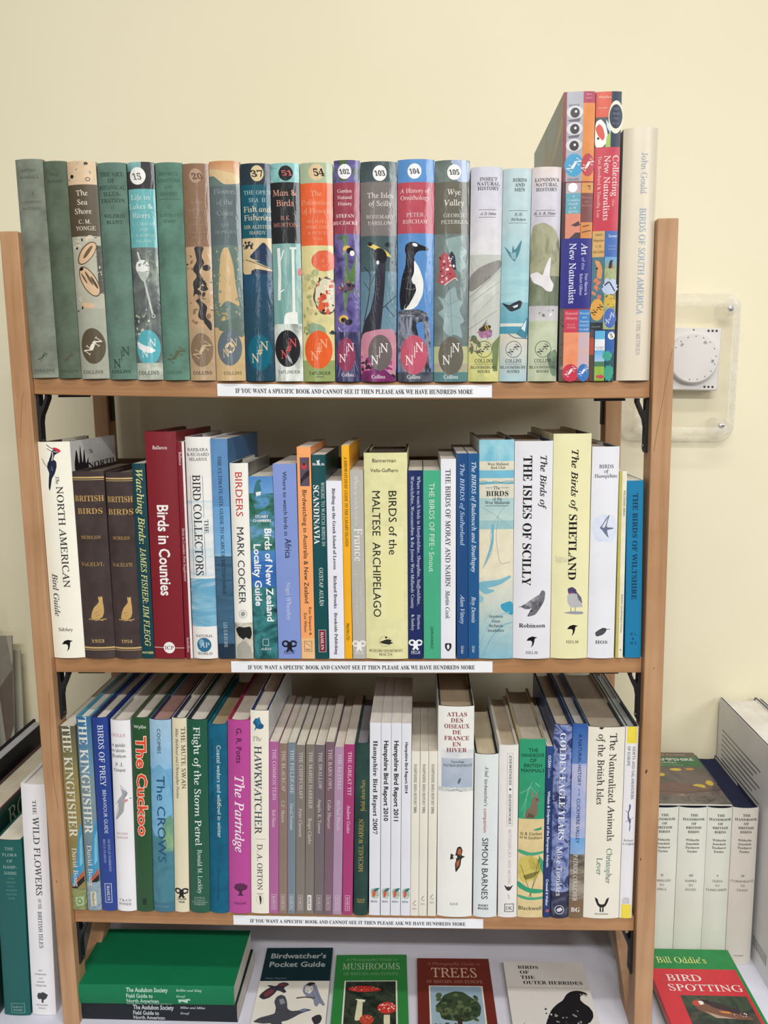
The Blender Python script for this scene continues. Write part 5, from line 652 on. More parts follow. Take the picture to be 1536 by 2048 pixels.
bk('b32', 'hj', 'green and sand handbook on British mammals with a rabbit', [('R', 0, 0, 1, .44, '2f9a72'), ('R', 0, .44, 1, 1, 'dcc793'), ('m', 's', 'THE|HANDBOOK|OF|BRITISH|MAMMALS', .52, .06, .028, 4.2, '123a2c', .88), ('L', '7fc4a0', .5, [.1, .4, .5, .23]), ('L', '7fc4a0', .5, [.2, .43, .35, .25, .7, .3]), ('L', '8fcaa8', .7, [.62, .24, .8, .26]), ('L', '8fcaa8', .5, [.05, .3, .4, .27]), ('P', '7b6a58', [.5, .33, .62, .315, .78, .325, .8, .34, .7, .355, .74, .38, .72, .41, .66, .43, .3, .44, .22, .43, .28, .395, .45, .37]), ('P', '8d7b68', [.5, .325, .46, .29, .5, .275, .58, .315]), ('P', '8d7b68', [.62, .315, .72, .28, .75, .275, .68, .325]), ('E', .7, .333, .8, .8, '1a1410'), ('P', '5d4f42', [.3, .43, .4, .405, .6, .42, .6, .435]),
    ('m', 's', 'G B Corbet|H N Southern', .5, .522, .022, 3.6, '3b3b1f', .86), ('P', '2f9a72', [.55, .5, .9, .485, .9, .5, .7, .505]), ('P', '46a27c', [0, .61, .5, .63, 1, .62, 1, .635, .4, .65, 0, .63]), ('N', [.05, .66, .5, .64, .95, .68, 1, .72, .7, .78, .2, .8, 0, .76], 0, 0, 0, ['b3a54a', 'c9b85f', '9c8f3c'], 40), ('P', '7d7434', [.2, .76, .5, .745, .9, .73, .6, .77, .3, .785]), ('P', '3f9c78', [.8, .64, 1, .68, 1, .76, .88, .72]), ('L', '2a3a22', .5, [.5, .88, .85, .64, .8, .72]), ('L', '2a3a22', .5, [.45, .88, .9, .7]), ('L', '2a3a22', .5, [.55, .88, .1, .7]), ('P', '2f9a72', [0, .79, .4, .83, 1, .84, 1, .86, .5, .86, 0, .83]), ('P', '46a27c', [0, .87, .5, .885, 1, .88, 1, .895, .4, .90, 0, .885]), ('h', 's', 'Blackwell', .5, .945, 4.6, '2d2c20', .9)], col='dcc793', case='9a9484', pg='bdb5a6', d=158, s=1.5)
bk('b33', 'pb', 'very thin navy guide to whales and dolphins', [('R', 0, 0, 1, .12, '2b4a80'), ('v', 'S', 'OCEAN', .5, .05, .12, 3, 'dfe6f2'), ('v', 's', 'Guides', .5, .125, .18, 3, '9fb3d9'), ('v', 'S', 'Whales & Dolphins of the European Atlantic', .5, .255, .70, 2.7, 'dfe6f2'), ('v', 'S', 'Creswell & Walker', .5, .77, .93, 2.6, 'dfe6f2'), ('E', .6, .96, 2.2, 1.8, 'b3525c', 20)], col='1f3568', d=150)
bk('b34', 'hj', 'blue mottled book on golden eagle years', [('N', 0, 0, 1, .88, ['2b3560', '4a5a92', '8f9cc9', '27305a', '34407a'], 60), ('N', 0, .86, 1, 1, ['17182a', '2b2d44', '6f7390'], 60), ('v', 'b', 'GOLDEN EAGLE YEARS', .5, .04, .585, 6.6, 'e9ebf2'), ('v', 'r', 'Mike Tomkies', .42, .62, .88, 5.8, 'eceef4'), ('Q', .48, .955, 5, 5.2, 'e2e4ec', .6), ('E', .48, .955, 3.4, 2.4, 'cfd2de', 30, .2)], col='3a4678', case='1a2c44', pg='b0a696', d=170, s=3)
bk('b35', 'hj', 'blue sky book on the natural history of the Cuckmere valley', [('R', 0, 0, 1, .2, '2b5aa3', '5f85c2'), ('N', 0, .2, 1, .6, ['7b93c9', '94a3d0', 'b3b6d3', '6f8cc8'], 20), ('R', 0, .58, 1, .665, '6aa3da', '8fb0d9'), ('N', 0, .665, 1, .9, ['4a4038', '6d6154', '9c9284', '8a8a8e'], 50, (.4, 1, 2)), ('R', 0, .9, 1, 1, '7a6248'), ('v', 's', 'A NATURAL HISTORY', .5, .05, .31, 3.8, '1f2a55'), ('v', 's', 'OF THE', .5, .325, .36, 1.7, '1f2a55'), ('v', 's', 'CUCKMERE VALLEY', .48, .375, .605, 3.9, '1f2a55'), ('v', 'r', 'PATRICK COULCHER', .38, .665, .91, 4.6, 'e6e2da'), ('h', 'b', 'BG', .45, .955, 5.4, 'f0ede6', .62)], col='7b93c9', case='16283a', pg='a9a7a6', d=172, s=1.5)
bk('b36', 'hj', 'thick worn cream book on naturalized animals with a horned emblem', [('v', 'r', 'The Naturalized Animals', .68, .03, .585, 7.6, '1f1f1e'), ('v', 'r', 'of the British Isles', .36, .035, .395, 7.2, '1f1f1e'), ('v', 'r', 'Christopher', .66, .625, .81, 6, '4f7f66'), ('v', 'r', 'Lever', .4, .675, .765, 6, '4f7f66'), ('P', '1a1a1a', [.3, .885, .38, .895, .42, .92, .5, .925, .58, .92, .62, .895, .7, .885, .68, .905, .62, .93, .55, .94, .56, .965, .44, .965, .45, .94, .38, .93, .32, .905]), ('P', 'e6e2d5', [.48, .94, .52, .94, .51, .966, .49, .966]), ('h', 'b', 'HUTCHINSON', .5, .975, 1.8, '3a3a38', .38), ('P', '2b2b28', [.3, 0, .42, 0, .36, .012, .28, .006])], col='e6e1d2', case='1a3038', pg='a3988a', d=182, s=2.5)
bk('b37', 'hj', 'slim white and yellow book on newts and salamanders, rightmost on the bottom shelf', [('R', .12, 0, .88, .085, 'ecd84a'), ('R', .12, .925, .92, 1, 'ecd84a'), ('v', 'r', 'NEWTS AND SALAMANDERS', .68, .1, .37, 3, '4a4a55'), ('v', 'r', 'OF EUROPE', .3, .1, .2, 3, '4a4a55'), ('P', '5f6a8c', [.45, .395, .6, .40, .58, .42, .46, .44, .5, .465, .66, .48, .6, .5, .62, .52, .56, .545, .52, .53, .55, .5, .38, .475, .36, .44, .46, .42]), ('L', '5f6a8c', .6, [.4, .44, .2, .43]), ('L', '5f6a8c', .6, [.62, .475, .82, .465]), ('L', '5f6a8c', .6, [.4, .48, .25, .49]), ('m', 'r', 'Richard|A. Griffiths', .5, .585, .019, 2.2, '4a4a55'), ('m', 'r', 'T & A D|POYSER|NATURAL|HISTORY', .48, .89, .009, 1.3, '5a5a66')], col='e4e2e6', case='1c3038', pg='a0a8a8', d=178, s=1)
IDX = {}
for i, typ, label, art, k in B:
    x, w, h, ln = G[i]; row = i[0]; kk = {'t': 0, 'm': 1, 'b': 2}[row]; k = dict(k); d = k.pop('d', 155)
    xm = x*mm; z = min(shelf_z(kk, xm), shelf_z(kk, xm+w*mm))+.0001
    a = R_(ln); dz = abs(math.sin(a))*w*mm if ln > 0 else 0
    s = k.get('s', {'hj': min(4.5, w*.13), 'hc': min(5, w*.14), 'pb': .4}[typ])
    r_ = make_book(label, (xm, .8778+s*mm*.55, z+dz+abs(x+w/2)*0), lean(ln), w, h, d, typ, art=art, group={'t': TOP, 'm': MID, 'b': BOT}[row], seed=hash_(i), **k)
# ------------------------------------------------------------------ books lying and standing on the table
def lying(phi):   # front cover up, head pointing away from the viewer
    q = R_(phi); a = Vector((math.cos(q), math.sin(q), 0)); b = Vector((-math.sin(q), math.cos(q), 0)); z = Vector((0, 0, 1))
    return Matrix((z, a, b)).transposed()
def flat(label, tlx, tly, w, h, t, phi, typ, z=TZ, **k):
    rot = lying(phi); p = Vector((tlx, tly, z+.0002))-rot @ Vector((0, 0, h*mm))
    return make_book(label, p, rot, t, h, w, typ, **k)
bird = lambda c: 0
flat('dark teal and white bird pocket guide lying face up on the cloth', -.207, 1.002, 88, 190, 10, 2, 'pb', col='e0ddd2', kind='jacket', right=[('R', 0, 0, 1, .33, '123038'), ('m', 'S', "Birdwatcher's|Pocket Guide", .5, .085, .085, 9.5, 'a9b3b4', .82), ('h', 'o', 'Peter Hayman', .22, .305, 2.6, '8a9698', .3),
    ('P', '3a3a44', [.03, .475, .06, .44, .12, .405, .17, .388, .11, .372, .16, .368, .22, .378, .26, .372, .28, .352, .34, .342, .40, .348, .43, .362, .40, .375, .36, .395, .38, .41, .41, .432, .37, .442, .32, .425, .27, .418, .24, .45, .18, .485, .10, .50]), ('P', '7a3a44', [.10, .44, .19, .405, .23, .425, .16, .47, .10, .475]), ('P', '7a3a44', [.28, .365, .36, .352, .39, .365, .32, .385]), ('L', '23232a', .6, [.06, .47, .14, .49]), ('L', '23232a', .6, [.05, .455, .12, .47]),
    ('P', '8489a0', [.64, .375, .70, .352, .78, .352, .82, .375, .86, .43, .90, .48, .97, .545, .95, .56, .89, .53, .86, .565, .82, .55, .80, .50, .70, .475, .63, .43]), ('P', '2b2c33', [.66, .365, .72, .342, .79, .347, .80, .36, .75, .368, .73, .385, .70, .37]), ('P', 'dedad2', [.66, .378, .71, .382, .76, .375, .78, .41, .74, .45, .67, .43]), ('S', .68, .385, .76, .43, 10, .8, ['6a6c78']), ('L', '5c6078', .6, [.80, .40, .86, .47, .9, .52]), ('L', '5c6078', .6, [.76, .42, .82, .49]), ('L', '5c5148', 2.2, [.56, .487, .68, .478, .82, .487]),
    ('P', '4a4c55', [.02, .69, .10, .655, .22, .635, .30, .62, .30, .57, .26, .52, .28, .475, .34, .455, .40, .47, .44, .52, .46, .58, .52, .60, .62, .595, .68, .578, .74, .582, .80, .592, .72, .605, .64, .625, .56, .655, .48, .68, .40, .69, .46, .73, .44, .80, .38, .82, .32, .76, .28, .70, .16, .705]), ('P', '8b8f9a', [.32, .50, .38, .49, .42, .53, .36, .545]), ('P', '6f86a8', [.62, .60, .69, .582, .75, .588, .69, .605]), ('L', '26272d', .6, [.30, .58, .40, .60]), ('L', '26272d', .6, [.12, .67, .28, .65]),
    ('P', '35363d', [.80, .66, .86, .635, .92, .63, .95, .66, .93, .70, .86, .72]), ('P', '8b8e9c', [.12, .86, .2, .83, .32, .82, .42, .80, .55, .79, .5, .82, .58, .84, .46, .86, .3, .87]), ('L', '3a3a44', .7, [.14, .86, .34, .84, .52, .83])])
flat('green photographic guide to mushrooms lying face up', -.113, .992, 92, 190, 9, 2.2, 'pb', col='2f7f3f', kind='jacket', right=[('h', 'i', 'A Photographic Guide to', .5, .05, 5.2, '7fae84', .74), ('h', 'r', 'MUSHROOMS', .5, .118, 11.5, 'a9c6a4', .8), ('h', 'r', 'OF BRITAIN AND EUROPE', .5, .19, 5, '7fae84', .76), ('R', .14, .255, .86, .95, 'e6e3d6'), ('N', .16, .262, .84, .94, ['151a17', '24302a', '3a4436', '1a1f1c'], 50), ('P', 'c23a34', [.18, .325, .34, .30, .5, .305, .66, .335, .6, .35, .4, .36, .24, .35]), ('S', .24, .31, .6, .345, 12, .8, ['e8d8c8']), ('E', .44, .335, 4.5, 2, 'd8482f'), ('P', 'd9d6b4', [.33, .43, .4, .42, .4, .6, .3, .61, .32, .5]), ('P', 'e6e2c6', [.3, .42, .44, .43, .42, .45, .34, .44]), ('E', .72, .50, 11.5, 9.5, 'c43a32'), ('S', .62, .455, .82, .53, 26, 1, ['f0e6da']), ('R', .68, .56, .76, .72, 'd8d4b6'), ('E', .46, .60, 8.5, 8, 'b94434'), ('S', .38, .57, .54, .62, 12, .8, ['e8c9ae']), ('R', .43, .64, .49, .75, 'd8cfa8')])
flat('maroon photographic guide to trees lying face up', -.007, .989, 93, 190, 9, .8, 'pb', col='6a2a24', kind='jacket', right=[('h', 'i', 'A Photographic Guide to', .5, .055, 5.2, 'a4705f', .74), ('h', 'r', 'TREES', .5, .142, 17, 'c9a98f', .62), ('h', 'r', 'OF BRITAIN AND EUROPE', .5, .228, 5, 'b3836e', .76), ('R', .15, .265, .87, .95, 'dcd8cc'), ('R', .17, .272, .85, .94, '8fa9bd', 'a9bcc4'), ('P', '3a4a34', [.28, .50, .22, .45, .3, .40, .34, .35, .48, .315, .6, .32, .7, .37, .78, .40, .82, .45, .8, .52, .7, .56, .6, .58, .3, .56]), ('S', .26, .34, .78, .56, 60, 4.2, ['3a4a34', '4d5d40', '2c3a2a', '5b6a48']), ('R', .50, .55, .56, .68, '3b3028'), ('S', .18, .60, .84, .72, 50, 3.6, ['2f4034', '3f5340', '55684e']), ('R', .17, .68, .85, .94, '5f7a3c')])
flat('white booklet on Outer Hebrides birds with a black eagle', .104, .979, 101, 208, 14, .3, 'pb', col='d3cfca', kind='card', right=[('m', 'b', 'BIRDS', .30, .05, .04, 6, '1c1c20'), ('h', 'b', 'OF', .245, .094, 6, '1c1c20'), ('h', 'b', 'THE', .275, .138, 6, '1c1c20'), ('h', 'b', 'OUTER HEBRIDES', .57, .182, 6, '1c1c20', .72), ('R', .02, .222, .98, .225, 'a9a49e'), ('P', '17171a', [.70, .275, .76, .252, .83, .243, .89, .247, .945, .262, .955, .282, .93, .275, .89, .278, .86, .29, .85, .32, .88, .345, .93, .37, .96, .41, .95, .45, .90, .49, .86, .50, .84, .56, .80, .64, .60, .72, .36, .72, .33, .62, .36, .54, .42, .46, .48, .40, .56, .355, .64, .325]), ('S', .4, .38, .8, .6, 60, 1.5, ['8a8a8c', '3a3a3e', 'b9b8b6', '2a2a2e']), ('P', 'b3a9a0', [.9, .268, .95, .285, .93, .295, .9, .28]), ('E', .87, .275, .7, .7, 'e0ddd8'), ('L', '2a2a2c', .4, [.06, .62, .14, .5]), ('L', '2a2a2c', .4, [.12, .64, .16, .52]), ('L', '2a2a2c', .4, [.04, .6, .1, .55]), ('N', .1, .7, .9, .95, ['b9b4ae', '77726c', '2f2d2c'], 60)])
od = [('R', 0, 0, 1, .22, '1f8544'), ('R', 0, .22, 1, 1, 'cf2f3c'), ('R', .965, .15, 1, 1, '1f8544'), ('h', 'r', "Bill Oddie's", .40, .125, 11, 'dfe08a', .56), ('h', 'r', 'BIRD', .34, .315, 11, 'efe6e2', .38), ('h', 'r', 'SPOTTING', .53, .415, 11, 'efe6e2', .80), ('N', .22, .49, .93, .98, ['2b3a30', '3f4d38', '22302c', '4f4a3c'], 30), ('P', '7b5344', [.3, .56, .38, .52, .48, .52, .6, .58, .8, .66, .9, .71, .7, .71, .5, .68, .36, .64]), ('P', '3a2a30', [.45, .53, .6, .56, .78, .63, .84, .68, .66, .64, .5, .6]), ('E', .36, .565, 5, 4.2, 'c4473c'), ('P', 'e8e4e0', [.38, .545, .44, .54, .43, .575, .39, .58]), ('P', '1f1c20', [.4, .525, .5, .53, .5, .58, .46, .57]), ('P', 'e08a3a', [.55, .635, .66, .64, .68, .66, .58, .65]), ('S', .7, .64, .85, .69, 9, .9, ['e6e2de']), ('P', 'b9a08c', [.4, .64, .55, .68, .7, .705, .5, .70])]
flat('lower green and red bird spotting book in the pair beside the right post', .2865, .992, 110, 170, 12, .6, 'pb', z=TZ, col='1f8544', kind='jacket', right=[('R', 0, .3, .9, 1, '1f8544')], group='stacked pair of bird spotting books')
flat('upper bird spotting book, green band over red, lying with a goldfinch picture', .284, .995, 110, 170, 12, 0, 'pb', z=TZ+.0125, col='cf2f3c', kind='jacket', right=od, art=[('R', 0, 0, 1, .195, '1f8544')], group='stacked pair of bird spotting books')
# two field guides stacked with their spines to the front
def stacked(phi):  # spine towards the viewer, front cover up
    q = R_(phi); a = Vector((-math.cos(q), -math.sin(q), 0)); b = Vector((-math.sin(q), math.cos(q), 0)); z = Vector((0, 0, 1))
    return Matrix((z, b, a)).transposed()
def sp(x): return [('v', 'S', 'The Audubon Society', .78, x, x+.26, 5.2, 'b9d6c6'), ('v', 'S', 'Field Guide to', .48, x, x+.165, 5.2, 'b9d6c6'), ('v', 'S', 'North American', .2, x, x+.20, 5.2, 'b9d6c6')]
SG = 'field guides stacked on the table'
make_book('black flexible field guide at the bottom of the stack under the green one', (-.221, .882, TZ+.0002), stacked(0), 23.6, 190, 98, 'pb', col='1b2026', kind='matte', s=1.6, art=[(a, b, c, d, e, f, g, 'c3c8ca') for a, b, c, d, e, f, g, h in sp(.34)]+[('v', 'I', 'Milne and Milne', .8, .64, .80, 2.6, 'c3c8ca'), ('v', 'I', 'Knopf', .5, .64, .70, 2.6, 'c3c8ca')], group=SG)
make_book('bright green flexible field guide on top of the stack in the left corner', (-.223, .880, TZ+.0244), stacked(.6), 25, 193, 102, 'pb', col='0a7048', kind='matte', s=1.6, art=sp(.33)+[('v', 'S', 'Reptiles & Amphibians', .03, .33, .61, 2.0, '8fc0a6'), ('v', 'I', 'Behler and King', .78, .64, .80, 2.8, 'b9d6c6'), ('v', 'I', 'Knopf', .48, .64, .70, 2.8, 'b9d6c6'), ('P', 'b9d6c6', [.3, .65, .1, .655, .1, .66, .2, .67, .1, .70, .1, .71, .25, .71, .25, .73, .35, .72, .3, .69, .3, .66])], group=SG)
# five-volume handbook standing right of the bookcase
HB = [('I', 'CROWS|TO|FLYCATCHERS', 254.8, 34.6), ('II', 'WARBLERS|TO|OWLS', 290, 36.6), ('III', 'HAWKS|TO|DUCKS', 327.2, 35.6), ('V', 'TERNS|TO|GAME-BIRDS', 363.2, 30.6), ('IV', 'CORMORANTS|TO|CRANE', 394.4, 32.2)]
for nme, sub, x, w in HB:
    last = nme == 'IV'
    make_book('pale handbook volume marked '+nme+' standing right of the bookcase'+(', without the leaflet on top' if last else ''), (x*mm, 1.003, TZ+.0002), UP, w, 217 if not last else 217.5, 152, 'hj', col='d9dcd0' if not last else 'd8d3c9', case='23283f', pg='2b304a', kind='jacket', s=3.0,
        art=[('m', 'b', 'THE|HANDBOOK|OF|BRITISH|BIRDS', .52, .045, .026, 3.3, '3c3c38'), ('m', 'b', 'Witherby|Jourdain|Ticehurst|Tucker', .5, .2, .024, 3, '3c3c38'), ('h', 'b', nme, .5, .425, 3, '4c4c46'), ('m', 'r', sub, .5, .46, .028, 2.9, '5a5a52'), ('h', 's', 'WITHERBY', .5, .94, 1.8, '77776f', .4)], group='handbook volumes on the table')
flat('glossy leaflet checklist with a brown bird, lying across the handbook volumes', .2455, 1.157, 148.5, 152, 2.2, 0, 'pb', z=TZ+.2176, col='e6e3de', kind='sleeve', right=[('R', 0, 0, 1, .1, '6b5a50'), ('R', 0, .1, 1, .30, '1f6b3c'), ('h', 's', 'Ornithological Society', .62, .055, 4, 'd6d0c8', .56), ('h', 'S', 'BIRDS OF HAMPSHIRE', .58, .155, 8, 'e3ebe2', .74), ('h', 's', 'Checklist', .64, .215, 5.5, 'e3ebe2', .26), ('h', 's', 'first edition May', .62, .27, 3, 'b9cdb9', .4), ('N', 0, .30, 1, 1, ['4a3a3e', '6b5a5c', '55504a', '3c4634'], 14, (.6, 1.4, 1)), ('S', .55, .34, .95, .9, 5, 6, ['d8b83c']), ('E', .72, .36, 8, 4, 'dcc03c'), ('E', .85, .35, 6, 3.6, 'c98f3c'), ('E', .83, .68, 8, 6, 'd9b93a'), ('P', '6b4c48', [.3, .8, .45, .62, .62, .60, .8, .68, .95, .76, .7, .82, .45, .86]), ('L', '3a302e', 2, [.3, .76, .7, .8, 1, .74]), ('L', '8f8684', 1, [.35, .95, .6, .82, .7, .9]), ('N', 0, .86, 1, 1, ['3a3432', '6a625e', '2c2a26'], 40)])
make_book('large white hardback with dense text on its back cover at the far right', (.4315, .942, TZ+.0002), UP, 52, 301, 224, 'hj', col='dcdde0', case='2a2c34', pg='ece9e4', kind='jacket', s=3, left=[('R', .07, .14+.024*i, .07+.6*(1-.08*(i % 3)-.0*(i > 14)), .146+.024*i, '55565c') for i in range(20)]+[('R', .7, .87, .9, .93, 'e9e9ea')]+[('R', .7+.014*i, .875, .706+.014*i, .925, '1c1c20') for i in range(14)])
make_book('white hardback with a dark case at the right edge beyond the tall one', (.4865, .952, TZ+.0002), UP, 40, 300, 212, 'hj', col='e2e2e2', case='23262c', pg='ece9e4', kind='jacket', s=3)
for i in range(6):
    x = .4365+.0012*((i*5) % 3)
    ring = MB(); rr = R_((i*37) % 5-2)
    pm = make_book('thin cream pamphlet, '+['bottom', 'second from bottom', 'third', 'fourth', 'fifth', 'topmost'][i]+' in the small stack at the lower right', Vector((x+.0025, .722, TZ+.0002+i*.0027))+Vector((0, 0, 0)), lying((i*37 % 5-2)*.3), 2.5, 200, 120, 'pb', col=['e6e2d6', 'dcd8cc', 'e9e7e0'][i % 3], kind='card', pg='cfc8ba', group='pamphlets in the small stack')
# left of the bookcase
make_book('large white book on wild flowers standing beside the left post', (-.4735, .888, TZ+.0010), lean(1.45), 29, 297, 190, 'hj', col='e6e4e6', case='d0cfd0', pg='dcd9d2', kind='jacket', s=2, art=[('v', 'r', 'THE', .55, .065, .125, 4.2, '33343a'), ('v', 'r', 'WILD FLOWERS', .57, .135, .47, 7.2, '33343a'), ('v', 'r', 'OF THE', .57, .485, .53, 3.6, '33343a'), ('v', 'r', 'BRITISH ISLES', .55, .54, .70, 4.6, '33343a'), ('m', 's', 'IAN|GARRARD|and|DAVID|STREETER', .45, .80, .017, 2.2, '6a6b70'), ('E', .48, .915, 6.6, 5, '3a3b3e', 0, .15), ('R', .44, .92, .52, .945, '3a3b3e'), ('m', 's', 'MIDSUMMER|BOOKS', .45, .955, .014, 1.8, '6a6b70')])
make_book('teal green book on county flora, short, left of the white one', (-.5072, .886, TZ+.0010), lean(1.4), 32, 227.5, 176, 'hj', col='155a56', case='12403f', pg='d9d4c8', kind='jacket', s=1.5, art=[('m', 'r', 'THE|FLORA|OF|HAMP-|SHIRE', .55, .045, .034, 3.6, '9fc0b6'), ('m', 'r', 'ANNE|BREWIS|PAUL|BOWMAN|FRANCIS|ROSE', .55, .21, .0225, 2.1, '6f9c92'), ('B', .3, .93, .8, .985, '7fb0a4', .5), ('h', 'r', 'HARLEY', .55, .95, 2.4, '9fc0b6', .4), ('h', 'r', 'BOOKS', .55, .968, 2.4, '9fc0b6', .36)], pinset=.3)
make_book('dark green jacketed book with large pale letters on its cover, left edge', (-.5515, .880, TZ+.0002), UP, 38, 245, 235, 'hj', col='1c3a34', case='6b2431', pg='cfc6b4', kind='jacket', s=3, right=[('l', 'r', 'ROE', .265, .085, 23, '93a083')])
make_book('tall black book with grey pages behind the other left books', (-.5795, .902, TZ+.0002), UP, 21.5, 265, 255, 'hj', col='17181c', case='1c1c20', pg='b9b9bd', kind='matte', s=2)
# cellophane sleeves with prints, leaning on the wall
def sheet(label, x0, x1, y, zt, tilt, col, alpha, deco):
    t = thing('sleeved_print', label, 'print', (x1, y, TZ), None, 'prints in clear sleeves at the left edge'); W = x1-x0; H = zt-TZ
    def P(u, v, o=0): return (-(1-u)*W+tilt*v*H, .06*v*H*1-o, v*H+.0005)
    k = mat('card', col)
    V = [P(0, 0), P(1, 0), P(1, 1), P(0, 1)]+[(a, b+.003, c) for a, b, c in (P(0, 0), P(1, 0), P(1, 1), P(0, 1))]
    mesh('mount_board', V, [(0, 1, 2, 3), (7, 6, 5, 4), (1, 5, 6, 2), (0, 3, 7, 4), (3, 2, 6, 7), (0, 4, 5, 1)], t, k)
    V = [P(0, 0, .004), P(1.02, 0, .004), P(1.02, 1.02, .004), P(0, 1.02, .004)]+[(a, b+.0003, c) for a, b, c in (P(0, 0, .004), P(1.02, 0, .004), P(1.02, 1.02, .004), P(0, 1.02, .004))]
    mesh('clear_sleeve', V, [(0, 1, 2, 3), (7, 6, 5, 4), (1, 5, 6, 2), (0, 3, 7, 4), (3, 2, 6, 7), (0, 4, 5, 1)], t, clear)
    A = Art(W*1000, H*1000); A.run(deco, 'card')
    A.emit(t, lambda x, y_, z: tuple(c for c in P(x/(W*1000), y_/(H*1000), .0004+z*.0003)), 'card', 'print_')
clear, nt, b = newmat('clear', 'clear_plastic')
out = [n for n in nt.nodes if n.type == 'OUTPUT_MATERIAL'][0]; tr = nd(nt, 'ShaderNodeBsdfTransparent'); gl = nd(nt, 'ShaderNodeBsdfGlossy'); gl.inputs['Roughness'].default_value = .12
ms = nd(nt, 'ShaderNodeMixShader'); ms.inputs[0].default_value = .045; tr.inputs[0].default_value = (1, 1, 1, 1)
nt.links.new(tr.outputs[0], ms.inputs[1]); nt.links.new(gl.outputs[0], ms.inputs[2]); nt.links.new(ms.outputs[0], out.inputs[0])
rim, nt, b = newmat('rim', 'frosted_clear_plastic')
out = [n for n in nt.nodes if n.type == 'OUTPUT_MATERIAL'][0]; tr = nd(nt, 'ShaderNodeBsdfTransparent'); tr.inputs[0].default_value = (1, 1, 1, 1)
ms = nd(nt, 'ShaderNodeMixShader'); n = noise(nt, objco(nt), 90, 4); r_ = ramp(nt, n, [(.3, '484848'), (.7, 'a4a4a4')]); nt.links.new(r_, ms.inputs[0])
b.inputs['Base Color'].default_value = lin('f0eee9'); b.inputs['Roughness'].default_value = .12; bump(nt, b, n, .4, .001)
nt.links.new(tr.outputs[0], ms.inputs[1]); nt.links.new(b.outputs[0], ms.inputs[2]); nt.links.new(ms.outputs[0], out.inputs[0])
sheet('rearmost pale sleeved print against the wall, left edge', -.75, -.589, 1.128, EZ-.372, 0.0, 'bdb9a8', 1, [])
sheet('middle sleeved print with a brown corner, left edge', -.76, -.598, 1.108, EZ-.345, .02, 'a9a598', 1, [('P', '6b5d52', [.86, .17, 1, .10, 1, .33, .93, .42]), ('P', '8d8678', [.8, .0, .95, .0, 1, .12, .86, .2])])
sheet('front grey-white sleeved print with a pink flower, left edge', -.77, -.604, 1.085, EZ-.31, -.03, 'cfcfd2', 1, [('P', 'b9b9bd', [.8, 0, 1, 0, 1, .5, .9, .45]), ('E', .97, .57, 7, 7, 'b0386a', 0, .3), ('L', '4a4c48', 1, [.95, .60, .99, .68]), ('L', '55574f', .7, [.9, .62, .98, .72])])

# ------------------------------------------------------------------ thermostat and its clear guard on the wall
def rrect(cx, cz, w, h, r, n=6):
    P = []
    for i, (sx, sz) in enumerate(((1, 1), (-1, 1), (-1, -1), (1, -1))):
        for j in range(n+1):
            a = math.pi/2*(i+j/n); P.append((cx+sx*(w/2-r)+r*math.cos(a), cz+sz*(h/2-r)+r*math.sin(a)))
    return P
def ringmesh(loops, closed_front=False):
    V = []; F = []
    k = len(loops[0][0])
    for L, y in loops: V += [(x, y, z) for x, z in L]
    for l in range(len(loops)-1):
        for i in range(k): F.append((l*k+i, l*k+(i+1) % k, (l+1)*k+(i+1) % k, (l+1)*k+i))
    if closed_front: F.append(tuple(range((len(loops)-1)*k, len(loops)*k)))
    return V, F
tq = Matrix.Rotation(R_(1.6), 3, 'Y')
th = thing('thermostat', 'white square room thermostat with round dial on the wall', 'thermostat', (.361, WY-.0004, EZ+.0375), tq)
wp_ = mat('jacket', 'e9e6e4')
V, F = ringmesh([(rrect(0, 0, .083, .083, .0025, 3), 0), (rrect(0, 0, .083, .083, .0025, 3), -.022), (rrect(0, 0, .080, .080, .0025, 3), -.0245)], True); mesh('housing', V, F, th, wp_)
cyl = lambda r, n=40: [(r*math.cos(2*math.pi*i/n), r*math.sin(2*math.pi*i/n)) for i in range(n)]
V, F = ringmesh([([(x+.004, z+.001) for x, z in cyl(.0335)], -.0245), ([(x+.004, z+.001) for x, z in cyl(.0330)], -.033), ([(x+.004, z+.001) for x, z in cyl(.0315)], -.0345)], True); dial = mesh('dial', V, F, th, wp_)
A = Art(70, 70)
for i in range(13):
    a = R_(152-22*i*.95+0); x = 35+4+28.5*math.cos(a); y = 36+28.5*math.sin(a); A.ell(x, y, .8, .8, '55555a', 8)
for t_, dg in (('10', 135), ('20', 58), ('30', -8)):
    a = R_(dg); x = 39+24.5*math.cos(a); y = 36+24.5*math.sin(a); A.text('s', t_, x, y, 3.2, '44444a', None, a-math.pi/2)
A.emit(dial, lambda x, y, z: ((x-35)*mm, (-34.55-z*.3)*mm, (y-35)*mm), 'card', 'dial_')
dk = mat('paint', '2a2a2c')
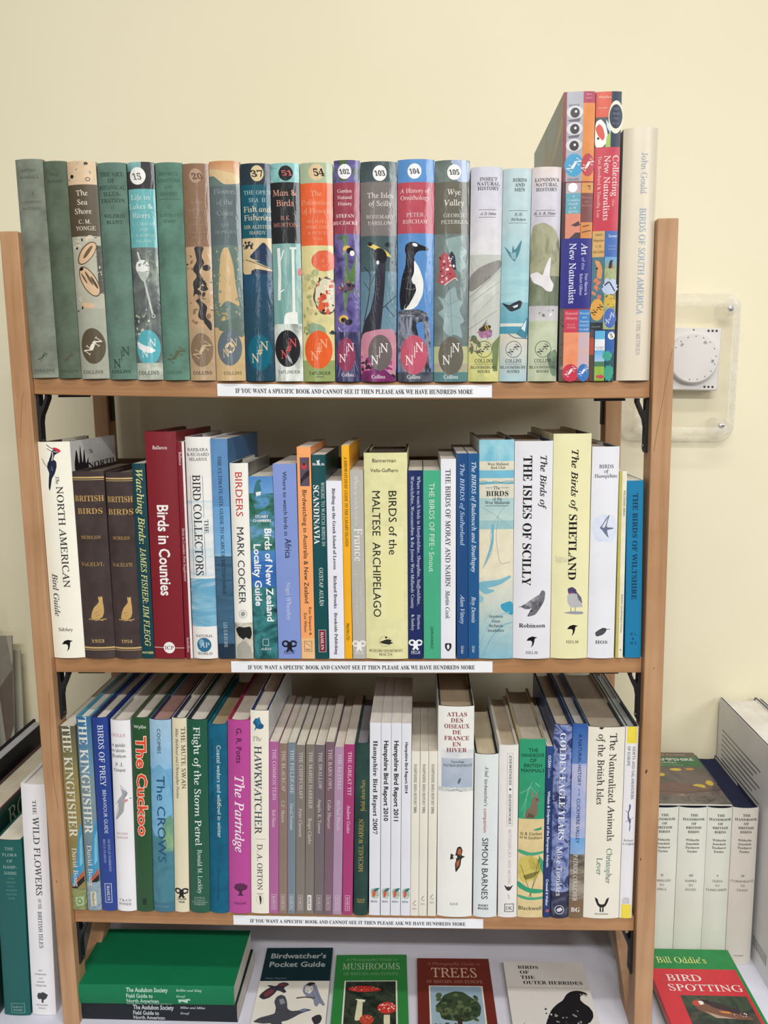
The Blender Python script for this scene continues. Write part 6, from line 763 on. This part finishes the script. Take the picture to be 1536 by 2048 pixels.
for sz in (.0375, -.0365):
    for j in range(3):
        V, F = ringmesh([([(x+.0235+j*.0053, z+sz) for x, z in cyl(.0016, 10)], -.0246), ([(x+.0235+j*.0053, z+sz) for x, z in cyl(.0015, 10)], -.0248)], True); mesh('vent_hole', V, F, th, dk)
V, F = ringmesh([([(x+.004, z+.0385) for x, z in cyl(.0011, 10)], -.0246), ([(x+.004, z+.0385) for x, z in cyl(.001, 10)], -.0248)], True); mesh('pointer_dot', V, F, th, dk)
gd = thing('thermostat_guard', 'clear plastic guard box screwed over the thermostat', 'guard', (.3545, WY-.0004, EZ+.0262), Matrix.Rotation(R_(.7), 3, 'Y'))
W_, H_ = .155, .200
V, F = ringmesh([(rrect(0, 0, W_, H_, .018), 0), (rrect(0, 0, W_, H_, .018), -.004), (rrect(0, 0, W_-.006, H_-.006, .016), -.0075), (rrect(0, 0, W_-.012, H_-.012, .014), -.0045), (rrect(0, 0, W_-.020, H_-.020, .012), -.036), (rrect(0, 0, W_-.026, H_-.026, .010), -.040), (rrect(0, 0, W_-.036, H_-.036, .008), -.0405), (rrect(0, 0, W_-.042, H_-.042, .007), -.0385)])
o = mesh('guard_rim', V, F, gd, rim, True)
V, F = ringmesh([(rrect(0, 0, W_-.041, H_-.041, .007), -.0370), (rrect(0, 0, W_-.041, H_-.041, .007), -.0385)], True); F.append(tuple(range(27, -1, -1))); mesh('front_panel', V, F, gd, clear)
for px, pz in ((.0545, .077), (-.048, .077), (.0515, -.0775), (-.0475, -.0755)):
    V, F = ringmesh([([(x+px, z+pz) for x, z in cyl(.0105, 20)], -.0002), ([(x+px, z+pz) for x, z in cyl(.0095, 20)], -.034)], True); c_ = mesh('screw_post', V, F, gd, rim, True)
    V, F = ringmesh([([(x+px, z+pz) for x, z in cyl(.0042, 14)], -.0341), ([(x+px, z+pz) for x, z in cyl(.0036, 14)], -.0362), ([(x+px, z+pz) for x, z in cyl(.0018, 14)], -.0368)], True); mesh('screw', V, F, c_, mat('metal', 'c9c9cc'))
